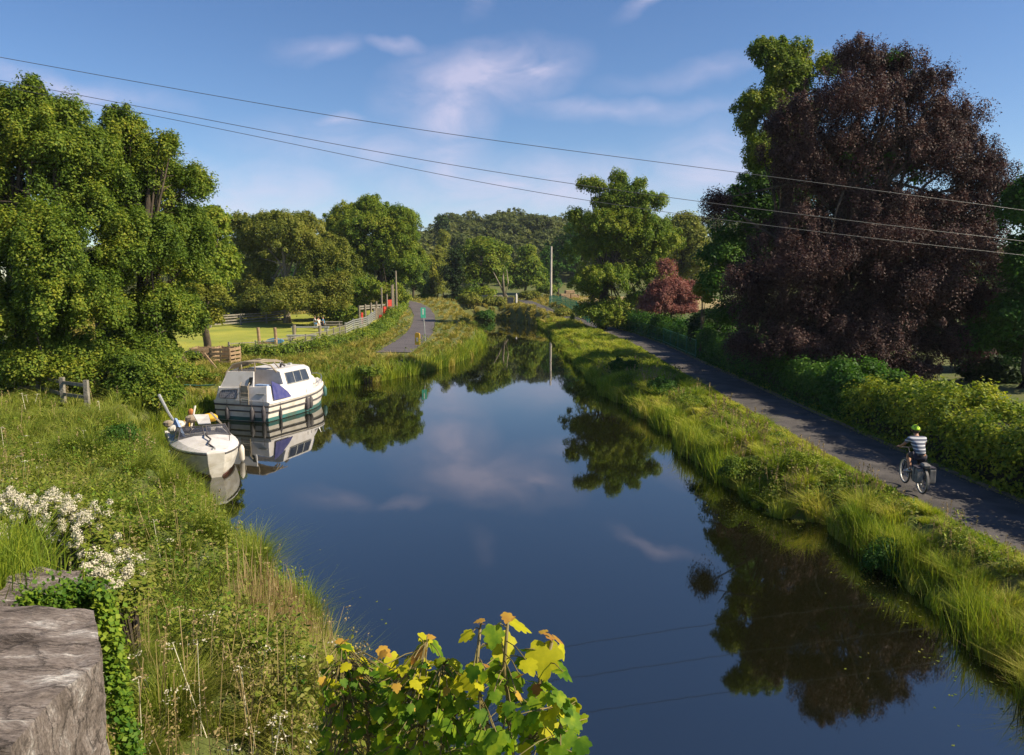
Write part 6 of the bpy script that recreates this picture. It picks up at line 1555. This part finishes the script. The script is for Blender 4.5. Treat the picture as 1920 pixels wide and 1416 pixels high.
ivy('ivy', 'green ivy trailing down the canal face of the stone wall', [G(190, 1120, 4.2), G(205, 1180, 4.05), G(214, 1250, 3.8), G(228, 1330, 3.6), G(248, 1416, 3.4), G(270, 1500, 3.2)], 2900, .03, 2)
# tall grass at the frame edge in front of the wall
def tuft(label, p, n, h, sp, seed, mat):
    r = np.random.default_rng(seed); x = r.normal(size=n) * sp; y = r.normal(size=n) * sp
    root = empty('grass_tuft', p, 0, label, 'grass tuft')
    blademesh('blades', blades(x, y, x * 0, h * (.6 + .6 * r.random(n)), .005 + .004 * r.random(n), r, .5), M[mat], root)
tuft('tall dark green grass tuft against the frame edge beside the wall', G(-30, 1210, 3.7), 700, .75, .16, 5, 'reed')
tuft('green grass tuft springing from the far side of the wall end', G(30, 1120, 3.6), 450, .6, .13, 6, 'reed')

# ------------------------------------------------------------------ white-flowering shrub
def blossom_shrub(label, pts, d, seed, nfl=60):
    r = np.random.default_rng(seed)
    c0 = D(*pts[len(pts) // 2][:2], d); z0 = h1(c0.x, d)
    root = empty('flowering_shrub', (c0.x, d, z0), 0, label, 'shrub', 'white-flowering shrubs')
    V1, V2 = [], []; mb = MB()
    for (px, py, w_, h_, dd) in pts:
        c = D(px, py, d + dd); s = (d + dd) / FPX
        lc = np.array([c.x - c0.x, c.y - d, c.z - z0])
        for k in range(max(6, int(w_ * h_ / 20))):
            o_ = np.array([r.uniform(-1, 1) * w_ * s, r.uniform(-1, 1) * .25, r.uniform(-1, 1) * h_ * s])
            q = lc + o_
            n_ = 85; e = unit(r.normal(size=(n_, 3)) + np.array([0, -.3, .6])); sz = r.uniform(.03, .055)
            P = q + e * sz * (.4 + .6 * r.random((n_, 1))) * np.array([1.1, 1.1, 1.15])
            V1.append(leaves(P, unit(e + .3 * r.normal(size=(n_, 3))), np.full((n_, 1), .012), r, .9))
            if k % 3 == 0: mb.tube([Vector((q[0] * .3, q[1] * .3 + .2, 0)), Vector((q[0] * .8, q[1] * .8 + .1, q[2] * .6)), Vector(q)], [.014, .008, .003], 4)
            n_ = 34; e = unit(r.normal(size=(n_, 3)))
            P = q + np.array([0, .06, -.10]) + e * .16 * r.random((n_, 1)) * np.array([1.2, 1, .9])
            V2.append(leaves(P, unit(e * .5 + np.array([0, 0, 1])), np.full((n_, 1), .05), r, .5))
    npmesh('blossom', np.concatenate(V1), 4, M['blossom'], root)
    npmesh('foliage', np.concatenate(V2), 4, M['weed'], root)
    mb.build('stems', M['bark'], root)
blossom_shrub('widest mass of white blossom above the end stone of the wall', [(20, 950, 30, 16, .2), (70, 950, 34, 22, .1), (120, 968, 30, 26, 0), (40, 985, 14, 18, 0), (140, 990, 20, 22, -.1), (-20, 945, 26, 20, .2)], 6.2, 1)
blossom_shrub('small sprig of white blossom between the wide mass and the lower cluster', [(168, 975, 12, 22, 0), (165, 1010, 20, 12, 0), (188, 1020, 10, 8, 0)], 6.0, 2)
blossom_shrub('low cluster of white blossom on the slope right of the ivy gap', [(205, 1062, 22, 20, 0), (225, 1085, 18, 26, 0), (220, 1110, 14, 14, 0), (240, 1080, 8, 20, 0)], 5.2, 3)

# ------------------------------------------------------------------ young sycamores at our feet
OUT = [(0, 0), (.10, -.06), (.26, -.09), (.37, .0), (.38, .12), (.50, .20), (.55, .36), (.47, .40), (.36, .45), (.42, .58), (.36, .70), (.27, .70), (.20, .70), (.17, .84), (.08, .93), (0, 1.0)]
OUT = OUT + [(-x, y) for x, y in OUT[1:-1][::-1]]
def leaf_shape(V_, F_, base, dirv, nrm, size, droop=.25, cup=.12):
    """five-lobed leaf as a fan around its middle, drooping towards the tip."""
    d = Vector(dirv).normalized(); n = Vector(nrm); n = (n - d * n.dot(d)).normalized(); s = d.cross(n)
    b0 = len(V_)
    def put(x, y):
        return Vector(base) + (s * x + d * y - n * (droop * y * y + cup * (abs(x) ** 1.5) * 1.2)) * size
    V_.append(put(0, .35))
    for x, y in OUT: V_.append(put(x, y))
    m_ = len(OUT)
    for i in range(m_): F_.append((b0, b0 + 1 + i, b0 + 1 + (i + 1) % m_))
def sapling(label, stems, d, heroes, filler, seed):
    """stems: list of pixel polylines at distance d; heroes: (px,py,size m,kind,angle) ; filler: (n, polygon box, size range)."""
    rd = random.Random(seed)
    b = D(stems[0][0][0], stems[0][0][1], d)
    z0 = h1(b.x, d + .5)
    root = empty('young_sycamore', (b.x, d + .5, z0), 0, label, 'young tree', 'young sycamores below the viewpoint')
    o0 = Vector((b.x, d + .5, z0))
    mb = MB(); nodes = []
    for st in stems:
        P = [D(px, py, d + (dd if dd else 0)) - o0 for px, py, dd in [(q + (0,))[:3] for q in st]]
        pts = [Vector((P[0].x * .25, .1, -.1)), Vector((P[0].x * .6, P[0].y * .5 + .1, P[0].z * .5))] + P
        mb.tube(pts, [.022] + [.018 - .012 * i / len(pts) for i in range(1, len(pts))], 6)
        for a_, b_ in zip(pts[1:-1], pts[2:]):
            for k in range(7): nodes.append(a_.lerp(b_, k / 7))
        nodes.append(pts[-1])
    data = {'green': ([], []), 'yellow': ([], []), 'red': ([], [])}
    def put(c, size, kind, ang, pitch, petiole=True):
        nd = min(nodes, key=lambda q: (q - c).length + (.12 if q.z > c.z + .02 else 0) * 1.0)
        out = c - nd; out.z = 0
        if out.length < .02: out = Vector((math.cos(ang), math.sin(ang), 0))
        dr = Vector((math.cos(ang), math.sin(ang), 0)) * .8 + out.normalized() * .5
        dr = Vector((dr.x, dr.y, 0)).normalized() * math.cos(pitch) + Vector((0, 0, -math.sin(pitch)))
        nr = Vector((rd.uniform(-.25, .25), rd.uniform(-.35, .1), 1))
        basep = c - dr * size * .4
        V_, F_ = data[kind]; size *= .82 * (.8 if kind == 'red' else 1)
        leaf_shape(V_, F_, basep, dr, nr, size, rd.uniform(.15, .45), rd.uniform(.02, .22))
        if petiole and (nd - basep).length < .6:
            mb.tube([nd, nd.lerp(basep, .5) + Vector((0, 0, .015)), basep], .0028, 4)
    for (px, py, size, kind, ang, pitch) in heroes:
        put(D(px, py, d + rd.uniform(-.12, .12)) - o0, size, kind, R(ang), R(pitch))
    for (n_, x0, y0, x1, y1, s0, s1, pk) in filler:
        for _ in range(n_):
            px, py = rd.uniform(x0, x1), rd.uniform(y0, y1)
            kind = 'yellow' if rd.random() < pk * (1 - (py - y0) / max(1, y1 - y0)) else 'green'
            if rd.random() < pk * .12: kind = 'red'
            put(D(px, py, d + rd.uniform(-.32, .38)) - o0, rd.uniform(s0, s1) * .85, kind, rd.uniform(0, 6.28), rd.uniform(0, 1.1))
    for k, nm, mt in (('green', 'leaves', 'syc'), ('yellow', 'yellow_leaves', 'syc_yellow'), ('red', 'new_leaves', 'syc_red')):
        V_, F_ = data[k]
        if V_: npfaces(nm, np.array([list(v) for v in V_]), np.array(F_), M[mt], root)
    mb.build('stems', M['stem'], root, smooth=True)
sapling('tallest young sycamore with yellow leaves and red tips over the water', [
        [(960, 1420), (955, 1330), (945, 1250), (952, 1165)], [(990, 1420), (1000, 1340), (1010, 1290), (1035, 1205)], [(930, 1420), (905, 1330), (892, 1270), (900, 1180)], [(1040, 1430, -.1), (1050, 1380, -.1), (1055, 1330, -.1)], [(900, 1430, .1), (870, 1350, .1), (860, 1300, .1)]],
    3.2, [(950, 1160, .085, 'red', -100, 20), (960, 1157, .07, 'red', 60, -20), (978, 1172, .15, 'yellow', -20, 25), (920, 1180, .12, 'yellow', 200, 35), (895, 1163, .075, 'red', 150, 0), (905, 1168, .05, 'red', 100, 10), (872, 1192, .09, 'yellow', 190, 15), (925, 1195, .12, 'green', -80, 50),
          (945, 1215, .18, 'yellow', -80, 42), (905, 1208, .09, 'yellow', 170, 20), (1022, 1240, .20, 'yellow', -75, 50), (990, 1215, .11, 'green', 30, 20), (888, 1285, .15, 'yellow', -95, 65), (905, 1248, .075, 'red', 140, 5), (915, 1245, .06, 'red', 70, 10), (1035, 1190, .09, 'red', 0, 10), (1052, 1200, .10, 'red', -20, 30), (1015, 1182, .07, 'red', 160, 0),
          (1058, 1222, .10, 'yellow', -50, 55), (1060, 1256, .15, 'green', -20, 30), (1050, 1322, .14, 'yellow', -40, 35), (930, 1268, .14, 'green', -70, 30), (958, 1288, .15, 'green', -110, 45), (875, 1250, .08, 'green', 190, 20), (1045, 1290, .13, 'green', 10, 30), (1075, 1345, .15, 'green', -30, 30),
          (1040, 1385, .16, 'yellow', -60, 40), (1060, 1400, .15, 'green', 0, 30), (975, 1315, .14, 'green', 120, 20), (1005, 1275, .12, 'green', 60, 20), (1030, 1350, .10, 'yellow', -30, 40)],
    [(110, 880, 1300, 1090, 1430, .08, .15, .15), (44, 880, 1240, 1050, 1320, .07, .12, .3)], 1)
sapling('middle young sycamore with orange leaf tips', [
        [(800, 1430), (795, 1350), (790, 1290), (800, 1205)], [(770, 1430, .1), (760, 1350, .1), (745, 1290, .1), (722, 1225, .1)], [(830, 1430), (828, 1350), (830, 1290), (832, 1245)]],
    3.4, [(800, 1197, .10, 'yellow', -20, 20), (812, 1192, .07, 'red', 0, 0), (785, 1213, .12, 'yellow', 200, 25), (822, 1215, .12, 'green', -40, 35), (780, 1230, .12, 'red', 190, 30), (765, 1238, .08, 'yellow', 190, 20), (725, 1220, .11, 'red', 10, 5), (712, 1228, .08, 'red', 180, 20), (738, 1240, .10, 'yellow', -60, 50),
          (785, 1255, .14, 'yellow', -70, 25), (835, 1248, .10, 'green', -40, 30), (845, 1250, .08, 'yellow', 20, 20), (860, 1262, .12, 'green', -60, 40), (745, 1275, .12, 'red', 200, 20), (735, 1340, .17, 'yellow', -90, 65), (790, 1290, .15, 'yellow', -80, 55), (810, 1335, .12, 'green', -20, 40)],
    [(200, 700, 1265, 875, 1430, .07, .13, .3), (120, 715, 1240, 865, 1330, .05, .09, .55)], 2)
sapling('bushier young sycamore with small leaves beside the dry reeds', [
        [(650, 1430), (648, 1350), (645, 1290), (642, 1212)], [(690, 1430, .1), (690, 1350, .1), (685, 1290, .1)], [(620, 1430), (618, 1360), (622, 1300)]],
    3.6, [(640, 1202, .07, 'red', 0, 0), (645, 1200, .06, 'red', 120, 10), (630, 1212, .08, 'yellow', 180, 10), (655, 1212, .09, 'yellow', 0, 10), (640, 1218, .09, 'green', -80, 40), (648, 1222, .08, 'green', -100, 50), (625, 1215, .06, 'green', 180, 30)],
    [(240, 596, 1250, 740, 1430, .05, .09, .3), (150, 608, 1236, 722, 1310, .04, .07, .55)], 3)

# ------------------------------------------------------------------ the air
if True:
    hz_ = MB(); x0, x1, y0, y1, z0, z1 = -420, 460, -40, 1000, -3, 75
    hz_.box(((x0 + x1) / 2, (y0 + y1) / 2, (z0 + z1) / 2), (x1 - x0, y1 - y0, z1 - z0))
    m, nt, N, L = newmat('air'); out = N('ShaderNodeOutputMaterial'); v = N('ShaderNodeVolumePrincipled')
    v.inputs['Color'].default_value = (0.80, 0.88, 1.0, 1); v.inputs['Density'].default_value = 0.00015; v.inputs['Anisotropy'].default_value = 0.2
    L(v.outputs[0], out.inputs['Volume'])
    tag(hz_.build('haze', m), kind='stuff')
